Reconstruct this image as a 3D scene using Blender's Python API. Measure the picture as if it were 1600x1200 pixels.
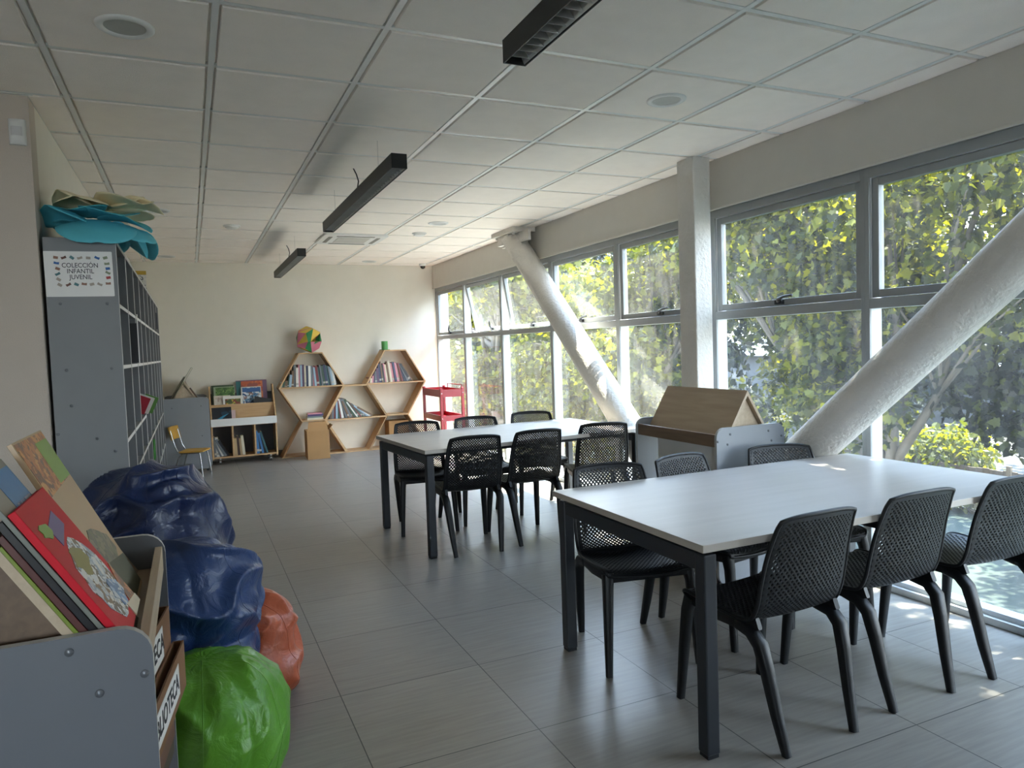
import bpy, bmesh, math, random
import numpy as np
from mathutils import Vector, Matrix, noise

for o in list(bpy.data.objects):
    bpy.data.objects.remove(o, do_unlink=True)
SC = bpy.context.scene
COL = SC.collection
PI = math.pi
rnd = random.Random(7)

# ------------------------------------------------------------------ camera
CAM_H = 1.3925
F_PX, YAW, PIT, ROL = 1121.09, 0.42092, 0.05255, 0.03419
fwd = Vector((math.sin(YAW) * math.cos(PIT), math.cos(YAW) * math.cos(PIT), -math.sin(PIT)))
rgt = Vector((math.cos(YAW), -math.sin(YAW), 0))
dwn = fwd.cross(rgt)
r2 = math.cos(ROL) * rgt + math.sin(ROL) * dwn
d2 = -math.sin(ROL) * rgt + math.cos(ROL) * dwn
cd = bpy.data.cameras.new('camera')
cam = bpy.data.objects.new('camera', cd)
COL.objects.link(cam)
cd.sensor_fit = 'HORIZONTAL'
cd.sensor_width = 36.0
cd.lens = F_PX / 1600.0 * 36.0
cd.clip_start = 0.05
cd.clip_end = 500
up, bk = -d2, -fwd
cam.matrix_world = Matrix(((r2.x, up.x, bk.x, 0), (r2.y, up.y, bk.y, 0), (r2.z, up.z, bk.z, CAM_H), (0, 0, 0, 1)))
SC.camera = cam

# ------------------------------------------------------------------ sky, sun, exposure
SUN_DIR = Vector((-0.40, 0.02, -1.0))          # the way the light travels
SUN_STRENGTH = 5.0
SKY_STRENGTH = 1.8
SC.view_settings.view_transform = 'Standard'
SC.view_settings.look = 'None'
SC.view_settings.gamma = 1.0
SC.view_settings.use_curve_mapping = False
SC.view_settings.exposure = 3.62
w = bpy.data.worlds.new('sky')
SC.world = w
w.use_nodes = True
nt = w.node_tree
nt.nodes.clear()
n_out = nt.nodes.new('ShaderNodeOutputWorld')
n_bg = nt.nodes.new('ShaderNodeBackground')
n_co = nt.nodes.new('ShaderNodeTexCoord')
n_sep = nt.nodes.new('ShaderNodeSeparateXYZ')
n_rmp = nt.nodes.new('ShaderNodeValToRGB')
n_rmp.color_ramp.elements[0].position = 0.0
n_rmp.color_ramp.elements[0].color = (0.86, 0.90, 0.97, 1)
n_rmp.color_ramp.elements[1].position = 0.7
n_rmp.color_ramp.elements[1].color = (0.42, 0.60, 0.95, 1)
nt.links.new(n_co.outputs['Generated'], n_sep.inputs[0])
nt.links.new(n_sep.outputs['Z'], n_rmp.inputs[0])
nt.links.new(n_rmp.outputs[0], n_bg.inputs['Color'])
n_bg.inputs['Strength'].default_value = SKY_STRENGTH
nt.links.new(n_bg.outputs[0], n_out.inputs['Surface'])
sd = bpy.data.lights.new('sun', 'SUN')
sd.energy = SUN_STRENGTH
sd.color = (1.0, 0.93, 0.80)
sd.angle = math.radians(0.6)
sun = bpy.data.objects.new('sun', sd)
COL.objects.link(sun)
sun.location = (8, 4, 12)
sun.rotation_euler = SUN_DIR.to_track_quat('-Z', 'Y').to_euler()
for nm, loc, rot, sx, sy in (('window_wall_portal', (3.56, 5.3, 1.15), (0, math.radians(90), 0), 2.3, 10.0), ('rear_fill_portal', (-1.3, -3.34, 1.575), (math.radians(90), 0, 0), 1.8, 1.25)):
    pd = bpy.data.lights.new(nm, 'AREA')       # sky portals: give off nothing, only tell the renderer where the sky comes in
    pd.shape = 'RECTANGLE'
    pd.size, pd.size_y = sx, sy
    pd.cycles.is_portal = True
    po = bpy.data.objects.new(nm, pd)
    COL.objects.link(po)
    po.location = loc
    po.rotation_euler = rot
SC.cycles.max_bounces = 14
SC.cycles.diffuse_bounces = 7
SC.cycles.glossy_bounces = 4
SC.cycles.transparent_max_bounces = 16
SC.cycles.sample_clamp_indirect = 6.0
SC.cycles.caustics_reflective = False
SC.cycles.caustics_refractive = False

# ------------------------------------------------------------------ materials
R_ = math.radians
def lin(c):
    return tuple(((v / 255.0) / 12.92 if v / 255.0 <= 0.04045 else ((v / 255.0 + 0.055) / 1.055) ** 2.4) for v in c)

_mats = {}
def new_mat(name):
    m = bpy.data.materials.new(name)
    m.use_nodes = True
    return m, m.node_tree, m.node_tree.nodes['Principled BSDF']

def mat(name, col, rough=0.5, metal=0.0, var=0.06, scale=8.0, bump=0.0, bscale=60.0, stretch=(1, 1, 1), spec=0.5, coords='Object'):
    """plain surface with a little procedural variation and an optional fine bump"""
    if name in _mats:
        return _mats[name]
    m, t, b = new_mat(name)
    c = lin(col)
    tc = t.nodes.new('ShaderNodeTexCoord')
    mp = t.nodes.new('ShaderNodeMapping')
    mp.inputs['Scale'].default_value = stretch
    t.links.new(tc.outputs[coords], mp.inputs['Vector'])
    nz = t.nodes.new('ShaderNodeTexNoise')
    nz.inputs['Scale'].default_value = scale
    nz.inputs['Detail'].default_value = 4
    t.links.new(mp.outputs[0], nz.inputs['Vector'])
    rp = t.nodes.new('ShaderNodeValToRGB')
    rp.color_ramp.elements[0].position = 0.3
    rp.color_ramp.elements[1].position = 0.7
    rp.color_ramp.elements[0].color = tuple(v * (1 - var) for v in c) + (1,)
    rp.color_ramp.elements[1].color = tuple(min(1, v * (1 + var)) for v in c) + (1,)
    t.links.new(nz.outputs['Fac'], rp.inputs[0])
    t.links.new(rp.outputs[0], b.inputs['Base Color'])
    b.inputs['Roughness'].default_value = rough
    b.inputs['Metallic'].default_value = metal
    b.inputs['Specular IOR Level'].default_value = spec
    if bump > 0:
        n2 = t.nodes.new('ShaderNodeTexNoise')
        n2.inputs['Scale'].default_value = bscale
        n2.inputs['Detail'].default_value = 5
        t.links.new(mp.outputs[0], n2.inputs['Vector'])
        bp = t.nodes.new('ShaderNodeBump')
        bp.inputs['Strength'].default_value = bump
        bp.inputs['Distance'].default_value = 0.01
        t.links.new(n2.outputs['Fac'], bp.inputs['Height'])
        t.links.new(bp.outputs[0], b.inputs['Normal'])
    _mats[name] = m
    return m

def wood(name, c1, c2, rough=0.45, axis=0, scale=3.0):
    if name in _mats:
        return _mats[name]
    m, t, b = new_mat(name)
    tc = t.nodes.new('ShaderNodeTexCoord')
    mp = t.nodes.new('ShaderNodeMapping')
    s = [14.0, 14.0, 14.0]
    s[axis] = 1.2
    mp.inputs['Scale'].default_value = s
    t.links.new(tc.outputs['Object'], mp.inputs['Vector'])
    nz = t.nodes.new('ShaderNodeTexNoise')
    nz.inputs['Scale'].default_value = scale
    nz.inputs['Detail'].default_value = 6
    nz.inputs['Distortion'].default_value = 0.4
    t.links.new(mp.outputs[0], nz.inputs['Vector'])
    rp = t.nodes.new('ShaderNodeValToRGB')
    rp.color_ramp.elements[0].position = 0.32
    rp.color_ramp.elements[1].position = 0.68
    rp.color_ramp.elements[0].color = lin(c1) + (1,)
    rp.color_ramp.elements[1].color = lin(c2) + (1,)
    t.links.new(nz.outputs['Fac'], rp.inputs[0])
    t.links.new(rp.outputs[0], b.inputs['Base Color'])
    b.inputs['Roughness'].default_value = rough
    _mats[name] = m
    return m

def picture_mat(name, cols, scale=30.0, rough=0.35):
    """printed illustration: soft patches of several colours"""
    if name in _mats:
        return _mats[name]
    m, t, b = new_mat(name)
    tc = t.nodes.new('ShaderNodeTexCoord')
    vo = t.nodes.new('ShaderNodeTexVoronoi')
    vo.inputs['Scale'].default_value = scale
    nz = t.nodes.new('ShaderNodeTexNoise')
    nz.inputs['Scale'].default_value = scale * 0.7
    nz.inputs['Detail'].default_value = 3
    mx = t.nodes.new('ShaderNodeMixRGB')
    mx.inputs[0].default_value = 0.06
    t.links.new(tc.outputs['Object'], nz.inputs['Vector'])
    t.links.new(tc.outputs['Object'], mx.inputs[1])
    t.links.new(nz.outputs['Color'], mx.inputs[2])
    t.links.new(mx.outputs[0], vo.inputs['Vector'])
    sp = t.nodes.new('ShaderNodeSeparateColor')
    t.links.new(vo.outputs['Color'], sp.inputs[0])
    rp = t.nodes.new('ShaderNodeValToRGB')
    rp.color_ramp.interpolation = 'CONSTANT'
    els = rp.color_ramp.elements
    while len(els) < len(cols):
        els.new(0.5)
    for i, c in enumerate(cols):
        els[i].position = i / len(cols)
        els[i].color = lin(c) + (1,)
    t.links.new(sp.outputs[0], rp.inputs[0])
    t.links.new(rp.outputs[0], b.inputs['Base Color'])
    b.inputs['Roughness'].default_value = rough
    _mats[name] = m
    return m

def floor_mat():
    m, t, b = new_mat('porcelain_floor_tiles')
    ge = t.nodes.new('ShaderNodeNewGeometry')
    mp = t.nodes.new('ShaderNodeMapping')
    mp.inputs['Location'].default_value = (0.111 + 0.0015, -2.296 + 0.6 * 4 + 0.0015, 0)
    t.links.new(ge.outputs['Position'], mp.inputs['Vector'])
    br = t.nodes.new('ShaderNodeTexBrick')
    br.offset = 0.0
    br.squash = 1.0
    br.inputs['Scale'].default_value = 1.0
    br.inputs['Mortar Size'].default_value = 0.0022
    br.inputs['Mortar Smooth'].default_value = 0.1
    br.inputs['Brick Width'].default_value = 0.6
    br.inputs['Row Height'].default_value = 0.6
    br.inputs['Color1'].default_value = lin((150, 145, 137)) + (1,)
    br.inputs['Color2'].default_value = lin((143, 138, 131)) + (1,)
    br.inputs['Mortar'].default_value = lin((66, 64, 61)) + (1,)
    t.links.new(mp.outputs[0], br.inputs['Vector'])
    m2 = t.nodes.new('ShaderNodeMapping')
    m2.inputs['Scale'].default_value = (2.0, 26.0, 1.0)
    t.links.new(ge.outputs['Position'], m2.inputs['Vector'])
    nz = t.nodes.new('ShaderNodeTexNoise')
    nz.inputs['Scale'].default_value = 2.2
    nz.inputs['Detail'].default_value = 6
    t.links.new(m2.outputs[0], nz.inputs['Vector'])
    rp = t.nodes.new('ShaderNodeValToRGB')
    rp.color_ramp.elements[0].position = 0.3
    rp.color_ramp.elements[1].position = 0.7
    rp.color_ramp.elements[0].color = (0.86, 0.86, 0.86, 1)
    rp.color_ramp.elements[1].color = (1.08, 1.08, 1.08, 1)
    t.links.new(nz.outputs['Fac'], rp.inputs[0])
    mu = t.nodes.new('ShaderNodeMixRGB')
    mu.blend_type = 'MULTIPLY'
    mu.inputs[0].default_value = 1.0
    t.links.new(br.outputs['Color'], mu.inputs[1])
    t.links.new(rp.outputs[0], mu.inputs[2])
    t.links.new(mu.outputs[0], b.inputs['Base Color'])
    n3 = t.nodes.new('ShaderNodeTexNoise')
    n3.inputs['Scale'].default_value = 9.0
    n3.inputs['Detail'].default_value = 3
    t.links.new(ge.outputs['Position'], n3.inputs['Vector'])
    rr = t.nodes.new('ShaderNodeMapRange')
    rr.inputs['To Min'].default_value = 0.29
    rr.inputs['To Max'].default_value = 0.36
    t.links.new(n3.outputs['Fac'], rr.inputs['Value'])
    t.links.new(rr.outputs[0], b.inputs['Roughness'])
    n4 = t.nodes.new('ShaderNodeTexNoise')
    n4.inputs['Scale'].default_value = 140.0
    t.links.new(ge.outputs['Position'], n4.inputs['Vector'])
    ad = t.nodes.new('ShaderNodeMath')
    ad.operation = 'MULTIPLY_ADD'
    ad.inputs[1].default_value = -1.0
    t.links.new(br.outputs['Fac'], ad.inputs[0])
    ml = t.nodes.new('ShaderNodeMath')
    ml.operation = 'MULTIPLY'
    ml.inputs[1].default_value = 0.12
    t.links.new(n4.outputs['Fac'], ml.inputs[0])
    t.links.new(ml.outputs[0], ad.inputs[2])
    bp = t.nodes.new('ShaderNodeBump')
    bp.inputs['Strength'].default_value = 0.35
    bp.inputs['Distance'].default_value = 0.002
    t.links.new(ad.outputs[0], bp.inputs['Height'])
    t.links.new(bp.outputs[0], b.inputs['Normal'])
    b.inputs['Specular IOR Level'].default_value = 0.5
    return m

def glass_mat(name='dusty_window_glass', dust=0.032):
    if name in _mats:
        return _mats[name]
    m, t, b = new_mat(name)
    t.nodes.remove(b)
    out = t.nodes['Material Output']
    tr = t.nodes.new('ShaderNodeBsdfTransparent')
    tr.inputs['Color'].default_value = (0.93, 0.96, 0.94, 1)
    gl = t.nodes.new('ShaderNodeBsdfGlossy')
    gl.inputs['Roughness'].default_value = 0.02
    gl.inputs['Color'].default_value = (1, 1, 1, 1)
    df = t.nodes.new('ShaderNodeBsdfDiffuse')
    df.inputs['Color'].default_value = (0.85, 0.82, 0.76, 1)
    tl = t.nodes.new('ShaderNodeBsdfTranslucent')
    tl.inputs['Color'].default_value = (0.85, 0.82, 0.76, 1)
    md = t.nodes.new('ShaderNodeMixShader')
    md.inputs[0].default_value = 0.6
    t.links.new(df.outputs[0], md.inputs[1])
    t.links.new(tl.outputs[0], md.inputs[2])
    ge = t.nodes.new('ShaderNodeNewGeometry')
    mp = t.nodes.new('ShaderNodeMapping')
    mp.inputs['Scale'].default_value = (1, 9, 1.5)
    t.links.new(ge.outputs['Position'], mp.inputs['Vector'])
    nz = t.nodes.new('ShaderNodeTexNoise')
    nz.inputs['Scale'].default_value = 3.0
    nz.inputs['Detail'].default_value = 8
    t.links.new(mp.outputs[0], nz.inputs['Vector'])
    mr = t.nodes.new('ShaderNodeMapRange')
    mr.inputs['From Min'].default_value = 0.3
    mr.inputs['From Max'].default_value = 0.7
    mr.inputs['To Min'].default_value = dust * 0.5
    mr.inputs['To Max'].default_value = dust * 1.5
    t.links.new(nz.outputs['Fac'], mr.inputs['Value'])
    m1 = t.nodes.new('ShaderNodeMixShader')
    t.links.new(mr.outputs[0], m1.inputs[0])
    t.links.new(tr.outputs[0], m1.inputs[1])
    t.links.new(md.outputs[0], m1.inputs[2])
    fr = t.nodes.new('ShaderNodeFresnel')
    io = t.nodes.new('ShaderNodeMapRange')           # same reflection on both faces of the pane
    io.inputs['To Min'].default_value = 1.28
    io.inputs['To Max'].default_value = 1 / 1.28
    t.links.new(ge.outputs['Backfacing'], io.inputs['Value'])
    t.links.new(io.outputs[0], fr.inputs['IOR'])
    m2 = t.nodes.new('ShaderNodeMixShader')
    t.links.new(fr.outputs[0], m2.inputs[0])
    t.links.new(m1.outputs[0], m2.inputs[1])
    t.links.new(gl.outputs[0], m2.inputs[2])
    t.links.new(m2.outputs[0], out.inputs['Surface'])
    _mats[name] = m
    return m

def leaf_mat(name, c1, c2, c3, trans=0.5, k=0.24):
    if name in _mats:
        return _mats[name]
    m, t, b = new_mat(name)
    out = t.nodes['Material Output']
    ge = t.nodes.new('ShaderNodeNewGeometry')
    rp = t.nodes.new('ShaderNodeValToRGB')
    rp.color_ramp.elements[0].position = 0.0
    rp.color_ramp.elements[0].color = tuple(k * v for v in lin(c1)) + (1,)
    rp.color_ramp.elements[1].position = 1.0
    rp.color_ramp.elements[1].color = tuple(k * v for v in lin(c3)) + (1,)
    e = rp.color_ramp.elements.new(0.55)
    e.color = tuple(k * v for v in lin(c2)) + (1,)
    t.links.new(ge.outputs['Random Per Island'], rp.inputs[0])
    t.links.new(rp.outputs[0], b.inputs['Base Color'])
    b.inputs['Roughness'].default_value = 0.5
    b.inputs['Specular IOR Level'].default_value = 0.2
    tl = t.nodes.new('ShaderNodeBsdfTranslucent')
    hs = t.nodes.new('ShaderNodeHueSaturation')
    hs.inputs['Hue'].default_value = 0.47
    hs.inputs['Saturation'].default_value = 1.25
    hs.inputs['Value'].default_value = 3.0
    t.links.new(rp.outputs[0], hs.inputs['Color'])
    t.links.new(hs.outputs[0], tl.inputs['Color'])
    mx = t.nodes.new('ShaderNodeMixShader')
    mx.inputs[0].default_value = trans
    t.links.new(b.outputs[0], mx.inputs[1])
    t.links.new(tl.outputs[0], mx.inputs[2])
    t.links.new(mx.outputs[0], out.inputs['Surface'])
    _mats[name] = m
    return m

M = {}
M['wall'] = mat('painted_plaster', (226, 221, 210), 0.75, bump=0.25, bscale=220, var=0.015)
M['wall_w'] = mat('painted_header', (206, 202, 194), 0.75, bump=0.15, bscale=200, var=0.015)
M['ceil'] = mat('mineral_ceiling_tile', (250, 242, 234), 0.85, bump=0.35, bscale=320, var=0.02)
M['rail'] = mat('ceiling_rail_paint', (226, 227, 225), 0.35, var=0.01)
M['col'] = mat('rough_white_plaster', (210, 206, 200), 0.7, bump=0.8, bscale=45, var=0.03)
M['alu'] = mat('grey_aluminium', (148, 151, 151), 0.42, var=0.02)
M['alu_w'] = mat('pale_lit_window_profile', (226, 229, 230), 0.4, var=0.02)  # mullion sides whitened to stand in for daylight on them
M['black'] = mat('black_plastic', (22, 24, 27), 0.42, var=0.1, bump=0.15, bscale=500)
M['chair'] = mat('black_moulded_plastic', (12, 14, 17), 0.42, spec=0.4, var=0.06, bump=0.12, bscale=700)
M['frame'] = mat('charcoal_steel', (40, 43, 48), 0.42, var=0.04)
M['tabletop'] = wood('pale_laminate', (172, 166, 160), (180, 174, 168), 0.34, axis=0, scale=1.4)
M['edge'] = mat('table_edge_band', (176, 168, 158), 0.5, var=0.03)
M['lam'] = mat('shaded_grey_laminate', (112, 116, 123), 0.42, var=0.02)  # darker copy of the stand laminate, the near stand's shade in its colour
M['lam_lit'] = mat('lit_grey_laminate', (142, 146, 151), 0.42, var=0.02)  # same laminate lightened for the stands that catch more window light
M['lam_edge'] = mat('pale_edge_band', (188, 188, 186), 0.5, var=0.02)
M['lock'] = mat('grey_bookcase_board', (122, 124, 127), 0.5, var=0.02)
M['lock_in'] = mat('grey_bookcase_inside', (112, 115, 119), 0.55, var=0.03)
M['white'] = mat('white_board', (226, 226, 224), 0.45, var=0.02)
M['oak'] = wood('light_oak_panel', (158, 138, 116), (176, 156, 132), 0.45, axis=1, scale=2.0)
M['oak_e'] = wood('light_oak_edge', (192, 172, 146), (206, 188, 162), 0.5, axis=1)
M['oak_d'] = wood('brown_oak_ledge', (112, 92, 74), (128, 106, 86), 0.5, axis=1)
M['pine'] = wood('pine_ply', (186, 148, 104), (202, 166, 122), 0.5, axis=0)
M['pine_in'] = mat('cream_back_panel', (226, 216, 198), 0.6, var=0.03)
M['card'] = mat('cardboard', (168, 128, 84), 0.8, var=0.06, scale=5)
M['card_in'] = mat('cardboard_inside', (150, 116, 78), 0.85, var=0.06)
M['red'] = mat('red_lacquer', (136, 12, 30), 0.35, var=0.04)
M['steel'] = mat('chrome_steel', (190, 192, 195), 0.25, 1.0, var=0.02)
M['screw'] = mat('bolt_cap', (112, 115, 120), 0.35, 0.3)
M['paper'] = mat('white_paper', (236, 234, 232), 0.7, var=0.01)
M['ink'] = mat('dark_ink', (40, 40, 46), 0.7)
M['pages'] = mat('page_edges', (222, 214, 196), 0.8, var=0.05, scale=120)
M['louver'] = mat('louver_aluminium', (224, 224, 220), 0.22, 0.5, var=0.05)
M['lamp_in'] = mat('downlight_reflector', (182, 182, 178), 0.3, 0.0)  # flat disc greyed to stand in for a shaded recess
M['glass'] = glass_mat()

# ------------------------------------------------------------------ mesh helpers
class MB:
    def __init__(s):
        s.v, s.f, s.fm, s.m = [], [], [], 0
    def add(s, vs, fs, m=None):
        b = len(s.v)
        s.v += [tuple(v) for v in vs]
        s.f += [tuple(b + i for i in f) for f in fs]
        s.fm += [s.m if m is None else m] * len(fs)
        return s
    def box(s, x0, x1, y0, y1, z0, z1, m=None):
        vs = [(x0, y0, z0), (x1, y0, z0), (x1, y1, z0), (x0, y1, z0), (x0, y0, z1), (x1, y0, z1), (x1, y1, z1), (x0, y1, z1)]
        return s.add(vs, [(3, 2, 1, 0), (4, 5, 6, 7), (0, 1, 5, 4), (1, 2, 6, 5), (2, 3, 7, 6), (3, 0, 4, 7)], m)
    def hexa(s, lo, hi, m=None):
        """four bottom corners and four top corners, both counter-clockwise"""
        return s.add(list(lo) + list(hi), [(3, 2, 1, 0), (4, 5, 6, 7), (0, 1, 5, 4), (1, 2, 6, 5), (2, 3, 7, 6), (3, 0, 4, 7)], m)
    def prism(s, pts, axis, a, b, m=None):
        """polygon in the two other axes, extruded along axis from a to b"""
        n = len(pts)
        def P(p, d):
            if axis == 'x': return (d, p[0], p[1])
            if axis == 'y': return (p[0], d, p[1])
            return (p[0], p[1], d)
        vs = [P(p, a) for p in pts] + [P(p, b) for p in pts]
        fs = [tuple(range(n)), tuple(range(2 * n - 1, n - 1, -1))]
        fs += [(i, i + n, (i + 1) % n + n, (i + 1) % n) for i in range(n)]
        return s.add(vs, fs, m)
    def tube(s, pts, r, n=8, cap=True, m=None, up=None, sq=None):
        """round (or, with sq=(a,b) half sizes, squarish) bar along a path; r may be a list"""
        pts = [Vector(p) for p in pts]
        k = len(pts)
        rs = r if isinstance(r, (list, tuple)) else [r] * k
        rings = []
        u = Vector(up) if up else None
        for i in range(k):
            d = (pts[min(i + 1, k - 1)] - pts[max(i - 1, 0)]).normalized()
            if u is None:
                u = d.orthogonal()
            a = (u - d * u.dot(d)).normalized()
            b = d.cross(a)
            u = a
            ring = []
            for j in range(n):
                t = 2 * PI * j / n + (PI / n if sq else 0)
                if sq:
                    e = 0.35
                    ca, sa = math.cos(t), math.sin(t)
                    ca = math.copysign(abs(ca) ** e, ca)
                    sa = math.copysign(abs(sa) ** e, sa)
                    ring.append(pts[i] + a * ca * sq[0] * rs[i] + b * sa * sq[1] * rs[i])
                else:
                    ring.append(pts[i] + a * math.cos(t) * rs[i] + b * math.sin(t) * rs[i])
            rings.append(ring)
        vs = [p for q in rings for p in q]
        fs = []
        for i in range(k - 1):
            for j in range(n):
                fs.append((i * n + j, i * n + (j + 1) % n, (i + 1) * n + (j + 1) % n, (i + 1) * n + j))
        if cap:
            fs.append(tuple(range(n - 1, -1, -1)))
            fs.append(tuple((k - 1) * n + j for j in range(n)))
        return s.add(vs, fs, m)
    def lathe(s, prof, n=24, c=(0, 0, 0), m=None):
        vs = []
        for r, z in prof:
            for j in range(n):
                t = 2 * PI * j / n
                vs.append((c[0] + r * math.cos(t), c[1] + r * math.sin(t), c[2] + z))
        fs = []
        for i in range(len(prof) - 1):
            for j in range(n):
                fs.append((i * n + j, i * n + (j + 1) % n, (i + 1) * n + (j + 1) % n, (i + 1) * n + j))
        if prof[0][0] > 1e-5: fs.append(tuple(range(n - 1, -1, -1)))
        if prof[-1][0] > 1e-5: fs.append(tuple((len(prof) - 1) * n + j for j in range(n)))
        return s.add(vs, fs, m)
    def grid(s, fn, nu, nv, closed_u=False, m=None):
        vs = [fn(i / (nu - (0 if closed_u else 1)), j / (nv - 1)) for j in range(nv) for i in range(nu)]
        fs = []
        for j in range(nv - 1):
            for i in range(nu if closed_u else nu - 1):
                fs.append((j * nu + i, j * nu + (i + 1) % nu, (j + 1) * nu + (i + 1) % nu, (j + 1) * nu + i))
        return s.add(vs, fs, m)
    def xform(s, mx):
        s.v = [tuple(mx @ Vector(v)) for v in s.v]
        return s
    def build(s, name, mats, parent=None, loc=(0, 0, 0), rot=(0, 0, 0), bevel=0.0, smooth=None, solid=0.0, fixn=True):
        me = bpy.data.meshes.new(name)
        me.from_pydata(s.v, [], s.f)
        mats = mats if isinstance(mats, (list, tuple)) else [mats]
        for x in mats:
            me.materials.append(x)
        if len(mats) > 1:
            me.polygons.foreach_set('material_index', s.fm)
        if fixn:
            bm = bmesh.new()
            bm.from_mesh(me)
            bmesh.ops.recalc_face_normals(bm, faces=bm.faces)
            bm.to_mesh(me)
            bm.free()
        if smooth is not None:
            me.polygons.foreach_set('use_smooth', [True] * len(me.polygons))
            if smooth < 180:
                me.set_sharp_from_angle(angle=math.radians(smooth))
        me.update()
        o = bpy.data.objects.new(name, me)
        COL.objects.link(o)
        if parent is not None:
            o.parent = parent
        o.location = loc
        o.rotation_euler = rot
        if bevel > 0:
            b = o.modifiers.new('bevel', 'BEVEL')
            b.width = bevel
            b.segments = 2
            b.limit_method = 'ANGLE'
            b.angle_limit = math.radians(40)
        if solid:
            q = o.modifiers.new('solid', 'SOLIDIFY')
            q.thickness = solid
            q.offset = 0
        return o

def thing(name, label, cat, loc=(0, 0, 0), rz=0.0, group=None):
    o = bpy.data.objects.new(name, None)
    o.empty_display_size = 0.1
    COL.objects.link(o)
    o.location = loc
    o.rotation_euler = (0, 0, rz)
    return tag(o, label, cat, group)

def tag(o, label, cat, group=None):
    o['label'] = label
    o['category'] = cat
    if group:
        o['group'] = group
    return o

def struct(o):
    o['kind'] = 'structure'
    return o

def kids(o):
    return [c for c in COL.objects if c.parent == o]

def dup(root, loc, rz, label, group=None):
    r = root.copy()
    COL.objects.link(r)
    r.location = loc
    r.rotation_euler = (0, 0, rz)
    r['label'] = label
    if group:
        r['group'] = group
    for ch in kids(root):
        if ch is r:
            continue
        c = ch.copy()
        COL.objects.link(c)
        c.parent = r
        for g in kids(ch):
            d = g.copy()
            COL.objects.link(d)
            d.parent = c
    return r

def text_mesh(s, size, name, m, parent=None, loc=(0, 0, 0), rot=(0, 0, 0), depth=0.0006, bold=0.0):
    cu = bpy.data.curves.new(name, 'FONT')
    cu.body = s
    cu.size = size
    cu.extrude = depth
    cu.offset = bold
    cu.align_x = 'CENTER'
    cu.align_y = 'CENTER'
    cu.resolution_u = 3
    t = bpy.data.objects.new(name, cu)
    COL.objects.link(t)
    bpy.context.view_layer.update()
    dg = bpy.context.evaluated_depsgraph_get()
    me = bpy.data.meshes.new_from_object(t.evaluated_get(dg))
    bpy.data.objects.remove(t, do_unlink=True)
    me.name = name
    me.materials.clear()
    me.materials.append(m)
    o = bpy.data.objects.new(name, me)
    COL.objects.link(o)
    o.parent = parent
    o.location = loc
    o.rotation_euler = rot
    return o

def rounded(x0, x1, z0, z1, r, corners=(1, 1, 1, 1), n=6):
    """rounded rectangle, counter-clockwise from bottom left; corners bl br tr tl"""
    pts = []
    for (cx, cz, a0), on in zip(((x0 + r, z0 + r, PI), (x1 - r, z0 + r, 1.5 * PI), (x1 - r, z1 - r, 0), (x0 + r, z1 - r, 0.5 * PI)), corners):
        if on:
            for i in range(n + 1):
                a = a0 + 0.5 * PI * i / n
                pts.append((cx + r * math.cos(a), cz + r * math.sin(a)))
        else:
            pts.append((x0 if cx < (x0 + x1) / 2 else x1, z0 if cz < (z0 + z1) / 2 else z1))
    return pts

# ------------------------------------------------------------------ room shell
CE = 2.6285
XL, YR, YB, XS = -4.2, -3.2, 10.3, -0.62       # far left wall, rear wall, back wall, side wall behind the bookcases
YW = 4.0                                        # wall on the left that faces the camera
XH = 3.37                                       # face of the beam over the windows
ROOM = [(XL, YR), (3.52, YR), (3.52, YB), (XS, YB), (XS, YW), (XL, YW)]

fb = MB().prism(ROOM, 'z', -0.2, 0.0)
struct(fb.build('floor', floor_mat()))

cb = MB()
cb.m = 0
RX = [-1.0701 + 0.61 * i for i in range(-6, 8)]
RY = [2.7573 + 0.6053 * j for j in range(-11, 14)]
def inside_x(y): return XL if y < YW else XS
xs = RX + [3.81]
ys = RY
for i in range(len(xs) - 1):
    for j in range(len(ys) - 1):
        ymid = 0.5 * (ys[j] + ys[j + 1])
        x0 = max(xs[i] + 0.020, inside_x(ymid))
        x1 = min(xs[i + 1] - 0.020, XH)
        y0, y1 = max(ys[j] + 0.020, YR), min(ys[j + 1] - 0.020, YB)
        if ys[j] < YW < ys[j + 1] and x0 < XS:
            y1 = min(y1, YW) if ymid < YW else y1
        if x1 - x0 > 0.02 and y1 - y0 > 0.02:
            e = 0.004
            cb.hexa([(x0 + e, y0 + e, CE - 0.003), (x1 - e, y0 + e, CE - 0.003), (x1 - e, y1 - e, CE - 0.003), (x0 + e, y1 - e, CE - 0.003)],
                    [(x0, y0, CE + 0.012), (x1, y0, CE + 0.012), (x1, y1, CE + 0.012), (x0, y1, CE + 0.012)])
cb.prism([(XL, YR), (3.6, YR), (3.6, YB + .1), (XS - .1, YB + .1), (XS - .1, YW + .1), (XL, YW + .1)], 'z', CE + 0.014, CE + 0.2, 0)
ceil = struct(cb.build('ceiling', M['ceil']))
rb = MB()
for x in RX:
    if XL < x < XH:
        rb.box(x - 0.012, x + 0.012, YR, YW if x < XS else YB, CE, CE + 0.013)
for y in RY:
    if YR < y < YB:
        rb.box(inside_x(y), XH, y - 0.012, y + 0.012, CE + 0.001, CE + 0.013)
rb.box(XS, XS + 0.022, YW, YB, CE - 0.001, CE + 0.013)
rb.box(XL, XS + 0.022, YW - 0.022, YW, CE - 0.001, CE + 0.013)
rb.build('ceiling_rails', M['rail'], ceil)

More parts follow.
